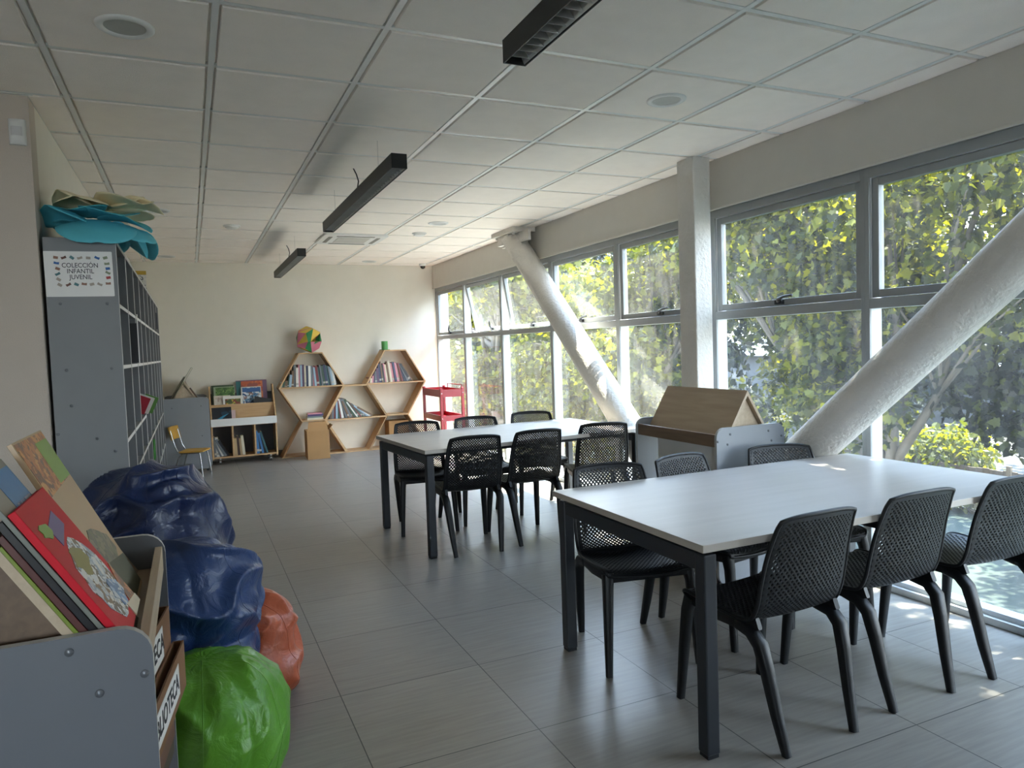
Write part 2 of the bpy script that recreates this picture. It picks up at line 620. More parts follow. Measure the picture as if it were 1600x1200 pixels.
struct(MB().box(XS - 0.2, 3.6, YB, YB + 0.2, -0.2, CE + 0.2).build('wall_back', M['wall']))
struct(MB().box(XL - 0.2, XS, YW, YW + 0.15, -0.2, CE + 0.2).build('wall_left', mat('shaded_plaster', (200, 188, 176), 0.75, bump=0.25, bscale=220, var=0.015)))  # same paint as the other walls, its dimmer shading put into the colour
struct(MB().box(XS - 0.2, XS, YW + 0.15, YB, -0.2, CE + 0.2).build('wall_side', M['wall']))
struct(MB().box(XL - 0.2, XL, YR - 0.2, YW, -0.2, CE + 0.2).build('wall_far_left', M['wall']))
rw = MB()
rw.box(XL - 0.2, 3.6, YR - 0.2, YR, -0.2, 0.95)
rw.box(XL - 0.2, 3.6, YR - 0.2, YR, 2.2, CE + 0.2)
rw.box(XL - 0.2, -2.2, YR - 0.2, YR, 0.95, 2.2)
rw.box(-0.4, 3.6, YR - 0.2, YR, 0.95, 2.2)
struct(rw.build('wall_rear', M['wall']))
struct(MB().box(-0.62, 3.39, YB - 0.012, YB, 0, 0.075).build('baseboard_back', mat('grey_skirting', (120, 112, 102), 0.5)))
hb = MB()
hb.box(XH, 3.52, YR, YB, 2.292, CE + 0.2)
hb.box(XH - 0.012, XH, YR, YB, 2.284, 2.300)
hb.box(XH, 3.52, YR, 0.31, -0.2, 2.292)
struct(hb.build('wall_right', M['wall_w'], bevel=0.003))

def window(n, y0, y1, opened=0.0, upright=False):
    """one bay of the window wall: fixed pane below, top hung sash above"""
    f = MB()
    x0, xm, x1 = 3.398, 3.412, 3.492
    for a, b in ((y0, y0 + 0.027), (y1 - 0.027, y1)):
        f.box(x0, xm, a, b, 0.0, 2.29, 0)
        f.box(xm, x1, a, b, 0.0, 2.29, 1)
    for a, b in ((2.235, 2.29), (1.53, 1.585)):
        f.box(x0, xm, y0 + 0.027, y1 - 0.027, a, b, 0)
        f.box(xm, x1, y0 + 0.027, y1 - 0.027, a, b, 1)
    f.box(3.385, xm, y0, y1, 0.0, 0.035, 1)
    f.box(xm, x1, y0 + 0.027, y1 - 0.027, 0.0, 0.06, 1)
    root = struct(f.build('window_%d' % n, [M['alu'], M['alu_w']], bevel=0.002))
    MB().box(3.482, 3.487, y0 + 0.027, y1 - 0.027, 0.06, 1.53).build('lower_pane', M['glass'], root)
    g = MB()
    a, b = y0 + 0.031, y1 - 0.031
    for q in ((a, a + 0.042, 1.59, 2.231), (b - 0.042, b, 1.59, 2.231), (a + 0.042, b - 0.042, 1.59, 1.632), (a + 0.042, b - 0.042, 2.189, 2.231)):
        g.box(-0.02, 0.022, q[0], q[1], q[2] - 2.231, q[3] - 2.231)
    sash = g.build('sash', M['alu'], root, (3.436, 0, 2.231), (0, -opened, 0), bevel=0.003)
    MB().box(-0.002, 0.003, a + 0.042, b - 0.042, -0.599, -0.042).build('upper_pane', M['glass'], sash)
    h = MB()
    yc = 0.5 * (y0 + y1)
    h.box(-0.048, -0.02, yc - 0.02, yc + 0.035, -0.632, -0.606)
    if upright:
        h.tube([(-0.034, yc + 0.01, -0.615), (-0.05, yc + 0.008, -0.58), (-0.052, yc - 0.005, -0.54), (-0.048, yc - 0.012, -0.51)], [0.012, 0.011, 0.010, 0.008], 8)
    else:
        h.tube([(-0.034, yc + 0.015, -0.618), (-0.05, yc, -0.60), (-0.052, yc - 0.05, -0.586), (-0.05, yc - 0.115, -0.582)], [0.014, 0.012, 0.008, 0.007], 8)
    h.build('handle', M['black'], sash, smooth=40)
    return root

WY = [10.29, 9.11, 7.85, 6.56, 5.31, 4.06, 2.81, 1.56, 0.31]
for i in range(len(WY) - 1):
    window(i + 1, WY[i + 1], WY[i], opened=math.radians(13) if i == 1 else math.radians(9) if i == 2 else 0.0, upright=i < 2)
f = MB()
for a, b, c, d in ((-2.2, -0.4, 0.95, 1.01), (-2.2, -0.4, 2.14, 2.2), (-2.2, -2.14, 1.01, 2.14), (-0.46, -0.4, 1.01, 2.14), (-1.33, -1.27, 1.01, 2.14)):
    f.box(a, b, YR - 0.12, YR - 0.06, c, d)
fill_window = struct(f.build('window_%d' % len(WY), M['alu']))  # added window, out of view, brings fill light from behind the camera
MB().box(-2.14, -0.46, YR - 0.095, YR - 0.09, 1.01, 2.14).build('pane', glass_mat('clear_glass', 0.01), fill_window)
struct(MB().box(-14, 3.5, -16, YR - 0.2, -0.3, -0.12).build('ground_fill', mat('pale_fill_ground', (150, 146, 140), 0.8)))  # added pale ground, unseen, bounces fill light through the rear opening

# pillar and the two slanting braces that meet at its foot
struct(MB().box(3.15, 3.29, 3.94, 4.12, 0.0, CE).build('pillar', M['col'], bevel=0.008))
def brace(y0, z0, y1, z1):
    n, k = 24, 40
    d = Vector((0, y1 - y0, z1 - z0))
    nd = d.normalized()
    a, b = Vector((1, 0, 0)), nd.cross(Vector((1, 0, 0)))
    m = MB()
    def fn(u, v):
        t = 2 * PI * u
        p = Vector((3.24, y0, z0)) + d * v
        r = 0.12 + 0.0025 * noise.noise(Vector((p.y * 3, p.z * 3, t * 2))) 
        return p + a * math.cos(t) * r + b * math.sin(t) * r
    m.grid(fn, n, k, closed_u=True)
    m.f.append(tuple(range(n - 1, -1, -1))); m.fm.append(0)
    m.f.append(tuple((k - 1) * n + j for j in range(n))); m.fm.append(0)
    o = struct(m.build('diagonal_beam', M['col'], smooth=60))
    return o
b1 = brace(4.13, 0.0, 7.14, 2.60)
b2 = brace(3.93, 0.0, 0.87, 2.60)
g = MB()                                        # steel gusset where the far brace meets the ceiling
g.box(3.10, 3.36, 6.78, 7.35, CE - 0.05, CE)
g.box(3.20, 3.23, 6.62, 7.30, CE - 0.16, CE - 0.05)
g.box(3.13, 3.17, 7.10, 7.25, CE - 0.15, CE - 0.05)
for y in (6.85, 7.0, 7.15, 7.28):
    g.lathe([(0.016, -0.075), (0.018, -0.05)], 8, (3.14, y, CE))
g.build('gusset_plate', M['col'], b1)

# ------------------------------------------------------------------ outside
GZ = -2.6
court = mat('teal_court_paint', (9, 32, 24), 0.85, var=0.25, scale=1.2, stretch=(0.6, 3.0, 1), bump=0.2)
struct(MB().box(3.52, 16.2, -14, 60, GZ - 0.2, GZ).build('ground_court', court))
struct(MB().box(16.2, 90, -60, 120, GZ - 0.25, GZ - 0.05).build('ground_garden', mat('dry_garden_soil', (38, 36, 28), 0.9, var=0.2, scale=0.6)))
struct(MB().box(3.52, 3.66, YR, YB + 0.2, -0.35, -0.02).build('trim_1', M['white']))

fw = MB()
for k in range(120):
    y = -2 + k * 0.15
    fw.box(16.35, 16.38, y, y + 0.142, GZ, GZ + 0.85 + 0.012 * math.sin(k * 1.7))
fo = fw.build('garden_fence', wood('weathered_fence', (70, 58, 48), (88, 75, 63), 0.8, axis=2))
tag(fo, 'low brown board fence behind the teal court', 'fence')
pl = MB()
pl.box(16.3, 16.34, -2, 16, GZ + 0.62, GZ + 0.70)
for k in range(7):
    pl.box(16.30, 16.36, -2 + k * 2.95, -1.9 + k * 2.95, GZ, GZ + 0.98)
pl.build('rail', wood('fence_rail_wood', (100, 87, 72), (112, 99, 83), 0.8, axis=1), fo)

def house(loc, rz, wx, wy, h, label, roofc, wallc):
    t = thing('house', label, 'house', loc, rz)
    wmb = MB().box(-wx / 2, wx / 2, -wy / 2, wy / 2, 0, h)
    wmb.build('walls', mat('house_wall_' + wallc[0], tuple(v * 0.36 for v in wallc[1]), 0.8), t)
    e = 0.5
    r = MB()
    r.hexa([(-wx / 2 - e, -wy / 2 - e, h), (wx / 2 + e, -wy / 2 - e, h), (wx / 2 + e, wy / 2 + e, h), (-wx / 2 - e, wy / 2 + e, h)],
           [(-0.05, -wy / 2 - e, h + 1.0), (0.05, -wy / 2 - e, h + 1.0), (0.05, wy / 2 + e, h + 1.0), (-0.05, wy / 2 + e, h + 1.0)])
    r.build('roof', mat('house_roof_' + roofc[0], tuple(v * 0.45 for v in roofc[1]), 0.5, stretch=(1, 12, 1), var=0.08), t)
    for k in range(3):
        y = -wy / 2 + wy * (k + 0.5) / 3
        q = MB()
        q.box(-wx / 2 - 0.06, -wx / 2, y - 0.6, y + 0.6, 0.9, 0.98)
        q.box(-wx / 2 - 0.06, -wx / 2, y - 0.6, y + 0.6, 2.0, 2.08)
        q.box(-wx / 2 - 0.06, -wx / 2, y - 0.6, y - 0.53, 0.98, 2.0)
        q.box(-wx / 2 - 0.06, -wx / 2, y + 0.53, y + 0.6, 0.98, 2.0)
        wf = q.build('house_window', mat('grey_sash', (70, 70, 72), 0.5), t)
        MB().box(-wx / 2 - 0.03, -wx / 2 - 0.01, y - 0.53, y + 0.53, 0.98, 2.0).build('pane', mat('dark_pane', (52, 60, 66), 0.15), wf)
    return t
house((33, 17.5, GZ), 0.15, 7, 11, 2.5, 'white house with pale metal roof beyond the garden fence', ('pale', (206, 212, 224)), ('white', (214, 216, 218)))
house((33, 33, GZ), 0.1, 8, 13, 3.0, 'long white house half hidden behind the trees', ('grey', (188, 194, 206)), ('cool', (200, 204, 212)))
house((50, 26, GZ), 0.0, 9, 30, 3.8, 'pale farther house showing between leaves over the nearer roofs', ('cream', (214, 206, 196)), ('cream', (216, 208, 198)))

SIMPLE2D = [(0, 0), (0.44, 0.08), (0.54, 0.46), (0.22, 0.62), (0, 1.0), (-0.22, 0.62), (-0.54, 0.46), (-0.44, 0.08)]
LEAF2D = [(0, 0), (0.16, -0.06), (0.46, 0.06), (0.34, 0.22), (0.56, 0.46), (0.30, 0.50), (0.26, 0.66), (0, 1.0), (-0.26, 0.66), (-0.30, 0.50), (-0.56, 0.46), (-0.34, 0.22), (-0.46, 0.06), (-0.16, -0.06)]
SMALL2D = [(0, 0), (0.22, 0.3), (0.2, 0.65), (0, 1.0), (-0.2, 0.65), (-0.22, 0.3)]
def leaves(n, seed, centres, size=0.17, shape=LEAF2D, droop=0.5):
    """n leaf blades spread over the given (centre, radii) blobs, denser near the blob surface"""
    rg = np.random.default_rng(seed)
    wts = np.array([c[1][0] * c[1][1] * c[1][2] for c in centres]) ** 0.7
    wts = wts / wts.sum()
    k = rg.choice(len(centres), n, p=wts)
    cen = np.array([c[0] for c in centres])[k]
    rad = np.array([c[1] for c in centres])[k]
    d = rg.normal(size=(n, 3))
    d /= np.linalg.norm(d, axis=1)[:, None]
    rr = rg.random(n) ** 0.45
    pos = cen + d * rad * rr[:, None]
    nrm = rg.normal(size=(n, 3)) * 0.75 + np.array([0, 0, 0.55]) + d * 0.4
    nrm /= np.linalg.norm(nrm, axis=1)[:, None]
    tip = rg.normal(size=(n, 3)) + d * 0.6 + np.array([0, 0, -droop])
    tip -= nrm * (tip * nrm).sum(1)[:, None]
    tip /= np.linalg.norm(tip, axis=1)[:, None]
    sid = np.cross(tip, nrm)
    sz = size * (0.65 + 0.7 * rg.random(n))
    sh = np.array(shape)
    p = pos[:, None, :] + sz[:, None, None] * (sid[:, None, :] * sh[None, :, 0, None] + tip[:, None, :] * sh[None, :, 1, None])
    fold = np.abs(sh[:, 0])[None, :, None] * 0.25 * sz[:, None, None] * nrm[:, None, :]
    p = p + fold
    m = len(sh)
    return p.reshape(-1, 3), n, m

def leaf_object(name, n, seed, centres, material, parent, size=0.17, shape=LEAF2D):
    vs, k, m = leaves(n, seed, centres, size, shape)
    me = bpy.data.meshes.new(name)
    me.vertices.add(k * m)
    me.vertices.foreach_set('co', vs.astype(np.float32).ravel())
    me.loops.add(k * m)
    me.loops.foreach_set('vertex_index', np.arange(k * m, dtype=np.int32))
    me.polygons.add(k)
    me.polygons.foreach_set('loop_start', np.arange(0, k * m, m, dtype=np.int32))
    me.update(calc_edges=True)
    me.materials.append(material)
    o = bpy.data.objects.new(name, me)
    COL.objects.link(o)
    o.parent = parent
    return o

L1 = leaf_mat('plane_tree_leaf', (44, 54, 24), (96, 108, 34), (176, 180, 60), 0.5)
L2 = leaf_mat('dark_leaf', (22, 30, 18), (44, 54, 26), (104, 114, 46), 0.42)
L3 = leaf_mat('yellow_green_leaf', (96, 112, 48), (130, 142, 62), (164, 168, 84), 0.45)
BARK = mat('grey_bark', (66, 60, 52), 0.9, bump=0.8, bscale=12, var=0.15)

def tree(loc, label, blobs, n, seed, lm, size=0.17, trunk_r=0.16, lean=(0, 0), shape=LEAF2D):
    t = thing('tree', label, 'tree', loc, 0, 'trees outside the windows')
    top = max(b[0][2] for b in blobs)
    tr = MB()
    pts = [(0, 0, 0), (lean[0] * 0.2, lean[1] * 0.2, top * 0.35), (lean[0] * 0.6, lean[1] * 0.6, top * 0.7), (lean[0], lean[1], top)]
    tr.tube(pts, [trunk_r, trunk_r * 0.85, trunk_r * 0.6, trunk_r * 0.25], 9)
    tr.build('trunk', BARK, t, smooth=60)
    br = MB()
    for c, r in blobs:
        z0 = top * (0.3 + 0.4 * rnd.random())
        k = min(1.0, z0 / top)
        a = Vector((lean[0] * k, lean[1] * k, z0))
        c = Vector(c)
        mid = (a + c) / 2 + Vector((rnd.uniform(-.3, .3), rnd.uniform(-.3, .3), rnd.uniform(-.2, .4)))
        br.tube([a, mid, c], [trunk_r * 0.45, trunk_r * 0.3, trunk_r * 0.12], 7)
        for q in range(5):
            e = c + Vector((rnd.uniform(-1, 1) * r[0], rnd.uniform(-1, 1) * r[1], rnd.uniform(-.8, .8) * r[2])) * 0.8
            br.tube([mid, (mid + e) / 2 + Vector((0, 0, .15)), e], [trunk_r * 0.16, trunk_r * 0.1, 0.008], 5)
    br.build('branches', BARK, t, smooth=60)
    leaf_object('crown', n, seed, blobs, lm, t, size, shape)
    return t

def blobs(rng, n, c, spread, rad):
    q = random.Random(rng)
    out = []
    for _ in range(n):
        p = (c[0] + q.uniform(-1, 1) * spread[0], c[1] + q.uniform(-1, 1) * spread[1], c[2] + q.uniform(-1, 1) * spread[2])
        k = q.uniform(0.7, 1.25)
        out.append((p, (rad[0] * k, rad[1] * k, rad[2] * k)))
    return out

tree((8.4, 6.6, GZ), 'plane tree with broad lobed leaves outside the window beside the square pillar', blobs(1, 20, (-0.4, 0.2, 4.6), (1.2, 2.6, 1.6), (0.9, 1.0, 0.7)), 25000, 11, L1, 0.095)
tree((7.2, 11.2, GZ), 'leafy tree outside behind the far slanting brace', blobs(2, 18, (-0.2, 0.2, 3.8), (1.2, 2.4, 2.2), (0.9, 1.0, 0.7)), 20000, 12, L1, 0.105)
tree((7.0, 16.6, GZ), 'tall leafy tree seen through the opened sash windows', blobs(3, 17, (-0.2, 0.2, 3.9), (1.2, 2.6, 2.4), (1.0, 1.1, 0.8)), 14000, 13, L1, 0.13, shape=SIMPLE2D)
tree((8.2, 23.5, GZ), 'farthest leafy tree, seen through the window nearest the back wall', blobs(4, 17, (-0.3, 0.5, 4.0), (1.6, 3.0, 2.6), (1.2, 1.3, 0.9)), 12000, 14, L1, 0.17, shape=SIMPLE2D)
tree((12.4, 17.4, GZ), 'dark evergreen tree standing behind the nearer leafy trees', blobs(5, 20, (0, 0, 4.9), (1.6, 3.6, 3.0), (1.3, 1.4, 1.0)), 15000, 15, L2, 0.17, shape=SIMPLE2D)
tree((13.6, 11.4, GZ), 'dark tree over the court, left of the gap with the houses', blobs(6, 20, (0.0, 0.2, 5.8), (1.2, 3.0, 2.2), (1.1, 1.2, 0.8)), 15000, 16, L2, 0.15, shape=SIMPLE2D)
tree((10.6, 1.6, GZ), 'dark spreading tree behind the near slanting brace, its branch hanging low', blobs(7, 20, (-1.0, 1.4, 5.2), (1.4, 2.5, 1.7), (1.0, 1.1, 0.7)) + [((-2.1, 3.9, 3.3), (0.6, 0.8, 0.45)), ((-1.9, 3.4, 2.85), (0.6, 0.7, 0.35)), ((-2.1, 3.2, 3.6), (0.8, 0.9, 0.5)), ((-2.0, 4.4, 3.7), (0.7, 0.7, 0.4)), ((-1.8, 2.5, 3.3), (0.7, 0.8, 0.5)), ((-2.2, 2.9, 3.0), (0.6, 0.8, 0.4))], 30000, 17, L2, 0.105)
tree((15.5, 6.0, GZ), 'leafy tree over the board fence, behind the low-hanging branch', blobs(9, 20, (0.0, 0.0, 6.2), (1.2, 3.6, 2.0), (1.1, 1.3, 0.8)), 14000, 19, L1, 0.15, shape=SIMPLE2D)
tree((6.0, -1.2, GZ), 'overhanging tree with leaves above the near windows', blobs(8, 9, (-1.0, 2.6, 7.4), (0.6, 2.6, 0.6), (0.7, 0.9, 0.5)), 1900, 18, L1, 0.16, 0.16, (-0.8, 2.0))

tree((19.0, 33.0, GZ), 'large tree far off behind the window flower, its crown filling the view', blobs(10, 14, (0, 0, 4.0), (2.6, 5.0, 3.4), (1.9, 2.2, 1.4)), 9000, 20, L1, 0.26, shape=SIMPLE2D)
tree((24.5, 21.0, GZ), 'tall dark tree between the two white houses', blobs(11, 13, (0, 0, 4.4), (2.2, 4.0, 3.4), (1.8, 2.0, 1.4)), 8500, 21, L2, 0.26, shape=SIMPLE2D)
tree((11.5, 33.0, GZ), 'tree beyond the farthest leafy one, low and spreading', blobs(12, 13, (0, 0, 3.2), (2.6, 4.6, 2.8), (1.7, 2.0, 1.2)), 9000, 22, L1, 0.24, shape=SIMPLE2D)
tree((24.0, 9.0, GZ), 'distant tree rising over the pale grassy shrub', blobs(13, 12, (0, 0, 5.6), (1.6, 3.4, 2.6), (1.6, 1.9, 1.2)), 7500, 23, L2, 0.24, shape=SIMPLE2D)

def shrub(loc, label, r, n, seed, lm, size=0.09, shape=SMALL2D):
    t = thing('shrub', label, 'shrub', loc, 0, 'garden shrubs beyond the court')
    st = MB()
    for k in range(7):
        a = 2 * PI * k / 7
        st.tube([(0, 0, -r[2]), (0.4 * r[0] * math.cos(a), 0.4 * r[1] * math.sin(a), -0.2 * r[2]), (0.7 * r[0] * math.cos(a), 0.7 * r[1] * math.sin(a), 0.4 * r[2])], [0.03, 0.02, 0.008], 5)
    st.build('stems', BARK, t)
    bl = blobs(seed, 7, (0, 0, 0), (0.5 * r[0], 0.5 * r[1], 0.4 * r[2]), (0.55 * r[0], 0.55 * r[1], 0.5 * r[2]))
    leaf_object('foliage', n, seed, bl, lm, t, size, shape)
    return t
shrub((17.6, 12.4, GZ + 1.0), 'bright yellow green shrub behind the brown board fence', (1.6, 1.9, 1.0), 3600, 31, L3, 0.16)
shrub((17.4, 8.2, GZ + 0.8), 'pale grassy shrub on the fence, right of the bright yellow green one', (1.0, 1.8, 0.8), 2600, 32, L3, 0.14)
shrub((15.4, 9.8, GZ + 0.35), 'low green shrub in front of the board fence', (0.6, 2.6, 0.4), 2600, 33, L1, 0.13)
shrub((15.2, 5.2, GZ + 0.4), 'low dark shrub at the edge of the teal court', (0.6, 2.2, 0.45), 2200, 34, L2, 0.13)
shrub((9.6, 13.5, GZ + 1.1), 'leafy shrub low outside the window flower', (1.2, 3.0, 1.1), 5200, 37, L1, 0.15)
shrub((9.4, 20.0, GZ + 1.2), 'leafy shrub low behind the red trolley', (1.4, 3.6, 1.2), 5200, 38, L1, 0.17)
shrub((12.6, 5.6, GZ + 0.9), 'dark rounded shrub on the court side of the slanting brace', (1.1, 1.6, 0.9), 4200, 39, L2, 0.14)
shrub((18.6, 21.0, GZ + 1.2), 'broad green shrub in front of the long white house', (1.6, 3.2, 1.2), 3400, 35, L1, 0.16)
shrub((14.0, 27.5, GZ + 1.6), 'tall sunny shrub low behind the far windows', (2.2, 4.0, 1.6), 4000, 36, L3, 0.2)

# ------------------------------------------------------------------ tables
def table(label, loc, rz, LX, LY, group):
    """local origin at the corner nearest the camera and the bookcases, x along the long side"""
    t = thing('table', label, 'table', loc, rz, group)
    H = 0.73
    tb = MB().box(0, LX, 0, LY, H - 0.026, H)
    for i, f in enumerate(tb.f):
        tb.fm[i] = 0 if i in (0, 1) else 1
    tb.build('table_top', [M['tabletop'], M['edge']], t, bevel=0.0015)
    s = 0.052
    i = 0.018
    fr = MB()
    for y in (i, LY - i - s):
        yy = y + (0.22 if y < LY / 2 else -0.22)
        fr.box(i + s - 0.02, LX - i - s + 0.02, yy + 0.012, yy + s - 0.012, H - 0.085, H - 0.045)
    for x in (i, LX - i - s):
        fr.box(x + 0.004, x + s - 0.004, i + s, LY - i - s, H - 0.10, H - 0.042)
    fr.box(LX / 2 - 0.02, LX / 2 + 0.02, i + s, LY - i - s, H - 0.09, H - 0.045)
    for x in (0.12, LX / 2, LX - 0.12):
        for y in (0.264, LY - 0.264):
            fr.box(x - 0.02, x + 0.02, y - 0.015, y + 0.015, H - 0.045, H - 0.026)
    fr.build('apron_frame', M['frame'], t, bevel=0.003)
    for x in (i, LX - i - s):
        for y in (i, LY - i - s):
            lg = MB().prism([(x, y), (x + s, y), (x + s, y + s), (x, y + s)], 'z', 0.012, H - 0.040)
            l = lg.build('leg', M['frame'], t, bevel=0.006)
            MB().box(x + 0.004, x + s - 0.004, y + 0.004, y + s - 0.004, 0, 0.012).build('foot_cap', M['black'], l)
    return t
table('long pale-topped table nearest the camera, dark steel legs', (1.475, 1.835, 0), 0.0, 1.86, 1.05, 'reading tables')
table('long pale-topped table farther back, towards the hexagonal shelves', (1.372, 4.495, 0), math.radians(4.0), 1.80, 1.05, 'reading tables')

# ------------------------------------------------------------------ moulded chairs
def catmull(P, n):
    P = [Vector(p) for p in P]
    P = [2 * P[0] - P[1]] + P + [2 * P[-1] - P[-2]]
    out = []
    segs = len(P) - 3
    for k in range(n):
        t = k / (n - 1) * segs
        i = min(int(t), segs - 1)
        f = t - i
        a, b, c, d = P[i:i + 4]
        out.append(0.5 * ((2 * b) + (c - a) * f + (2 * a - 5 * b + 4 * c - d) * f * f + (3 * b - a - 3 * c + d) * f ** 3))
    return out
# along the middle of the shell: (y, z, half width, forward wrap of the edges)
PROF = [(0.235, 0.418, 0.190, 0.0), (0.20, 0.440, 0.205, 0.0), (0.10, 0.436, 0.212, 0.0), (0.0, 0.428, 0.210, 0.004), (-0.09, 0.424, 0.205, 0.012),
        (-0.150, 0.440, 0.201, 0.026), (-0.183, 0.490, 0.200, 0.034), (-0.203, 0.570, 0.199, 0.036), (-0.222, 0.660, 0.192, 0.034), (-0.246, 0.740, 0.182, 0.032), (-0.266, 0.800, 0.172, 0.030)]
_pa = catmull([(p[0], p[1], 0) for p in PROF], 201)
_pb = catmull([(p[2], p[3] * 0.62, 0) for p in PROF], 201)
def shell(u, v):
    """u -1..1 across, v 0..1 from the front of the seat to the top of the back"""
    k = max(0, min(199.999, v * 200))
    i = int(k)
    f = k - i
    a = _pa[i].lerp(_pa[i + 1], f)
    b = _pb[i].lerp(_pb[i + 1], f)
    seat = max(0.0, min(1.0, (0.52 - v) / 0.12))
    wrap = b.y * u * u
    top = max(0.0, (v - 0.94) / 0.06)
    z = a.y - 0.012 * seat * (1 - u * u) + wrap * 0.25 * seat - 0.010 * top * u ** 4 + 0.006 * max(0.0, (v - 0.85) / 0.15) * (1 - u * u)
    front = max(0.0, (0.05 - v) / 0.05)
    return Vector((b.x * u, a.x + wrap * (1 - seat) - 0.014 * front * u * u, z))

def lattice(v0, v1, nu, nv, rim, hole=0.54):
    """shell between v0 and v1 with staggered diamond holes, left solid within rim cells of the border"""
    m = MB()
    idx = {}
    def P(i, j):
        key = (i, j)
        if key not in idx:
            m.v.append(tuple(shell(-1 + 2 * i / (2 * nu), v0 + (v1 - v0) * j / (2 * nv))))
            idx[key] = len(m.v) - 1
        return idx[key]
    W, H = 2 * nu, 2 * nv
    for j in range(0, H + 1):
        for i in range(0, W + 1):
            if (i + j) % 2 == 0:
                continue
            cor = [(i - 1, j), (i, j - 1), (i + 1, j), (i, j + 1)]
            cl = [(min(max(a, 0), W), min(max(b, 0), H)) for a, b in cor]
            uniq = []
            for c in cl:
                if c not in uniq:
                    uniq.append(c)
            if len(uniq) < 3:
                continue
            inside = rim[0] <= i <= W - rim[0] and rim[1] <= j <= H - rim[2] and len(uniq) == 4
            if not inside:
                m.f.append(tuple(P(*c) for c in uniq)); m.fm.append(0)
                continue
            inner = []
            for a, b in cor:
                q = shell(-1 + 2 * (i + (a - i) * hole) / W, v0 + (v1 - v0) * (j + (b - j) * hole) / H)
                m.v.append(tuple(q))
                inner.append(len(m.v) - 1)
            outer = [P(*c) for c in cor]
            for k in range(4):
                m.f.append((outer[k], outer[(k + 1) % 4], inner[(k + 1) % 4], inner[k])); m.fm.append(0)
    return m

def make_chair(label, group):
    t = thing('chair', label, 'chair', (0, 0, 0), 0, group)
    lattice(0.0, 0.47, 20, 17, (3, 4, 3)).build('seat', M['chair'], t, solid=0.006, smooth=50, fixn=False)
    lattice(0.47, 1.0, 20, 20, (3, 2, 3)).build('backrest', M['chair'], t, solid=0.006, smooth=50, fixn=False)
    rim = []
    for k in range(60):
        rim.append(shell(-1, k / 59))
    for k in range(1, 20):
        rim.append(shell(-1 + 2 * k / 20, 1))
    for k in range(60):
        rim.append(shell(1, 1 - k / 59))
    for k in range(1, 20):
        rim.append(shell(1 - 2 * k / 20, 0))
    rim.append(rim[0])
    MB().tube(rim, 0.0075, 6, cap=False).build('rim', M['chair'], t, smooth=80)
    ap = MB()
    for s in (-1, 1):
        ap.tube([(s * 0.182, 0.205, 0.405), (s * 0.196, 0.05, 0.400), (s * 0.192, -0.10, 0.402), (s * 0.186, -0.155, 0.425)], 1.0, 8, sq=(0.010, 0.020), up=(1, 0, 0))
    ap.tube([(-0.18, 0.212, 0.402), (0.18, 0.212, 0.402)], 1.0, 8, sq=(0.010, 0.016), up=(0, 1, 0))
    ap.build('seat_frame', M['chair'], t, smooth=50)
    for s in (-1, 1):
        MB().tube([(s * 0.183, 0.196, 0.415), (s * 0.190, 0.212, 0.36), (s * 0.198, 0.228, 0.20), (s * 0.206, 0.245, 0.0)], [1.25, 1.1, 0.95, 0.72], 8, sq=(0.0185, 0.0185), up=(1, 0, 0)).build('leg', M['chair'], t, smooth=50)
        MB().tube([(s * 0.190, -0.06, 0.400), (s * 0.192, -0.125, 0.392), (s * 0.190, -0.165, 0.355), (s * 0.183, -0.187, 0.27), (s * 0.172, -0.215, 0.13), (s * 0.160, -0.245, 0.0)],
                  [1.0, 1.15, 1.2, 1.1, 0.95, 0.72], 8, sq=(0.0185, 0.0185), up=(1, 0, 0)).build('leg', M['chair'], t, smooth=50)
    return t

NEARC, FARC = 'chairs around the near table', 'chairs around the far table'
chair0 = make_chair('black perforated chair on the camera side of the near table, by its dark front leg', NEARC)
chair0.location = (1.893, 2.004, 0)
chair0.rotation_euler = (0, 0, math.radians(1.5))
def put(rear, ang, facing, label, group):
    """rear = point on the floor midway between the rear feet; facing +1 away from the camera, -1 towards it"""
    rz = math.radians(ang) + (0 if facing > 0 else PI)
    off = Vector((-math.sin(rz), math.cos(rz))) * 0.245
    return dup(chair0, (rear[0] + off.x, rear[1] + off.y, 0), rz, label, group)
put((2.455, 1.790), 0.0, 1, 'black perforated chair in the middle of the camera side of the near table', NEARC)
put((3.02, 1.778), -3.0, 1, 'black perforated chair on the camera side of the near table, closest to the window', NEARC)
put((1.823, 2.965), -10.8, -1, 'black perforated chair behind the near table at the end away from the window', NEARC)
put((2.265, 2.985), 10.0, -1, 'black perforated chair behind the middle of the near table', NEARC)
put((2.90, 2.95), -17.0, -1, 'black perforated chair behind the near table, in front of the grey book stand', NEARC)
put((1.66, 5.635), -8.0, -1, 'black perforated chair on the far side of the far table, nearest the hexagonal shelves', FARC)
put((2.185, 5.665), -10.0, -1, 'black perforated chair on the far side of the far table, in the middle', FARC)
put((2.745, 5.74), -14.0, -1, 'black perforated chair on the far side of the far table, closest to the windows', FARC)
put((1.710, 4.455), -4.0, 1, 'black perforated chair on the camera side of the far table, by the table leg', FARC)
put((2.198, 4.485), 0.0, 1, 'black perforated chair on the camera side of the far table, in the middle', FARC)
put((2.765, 4.545), -16.0, 1, 'black perforated chair turned askew at the window end of the far table', FARC)

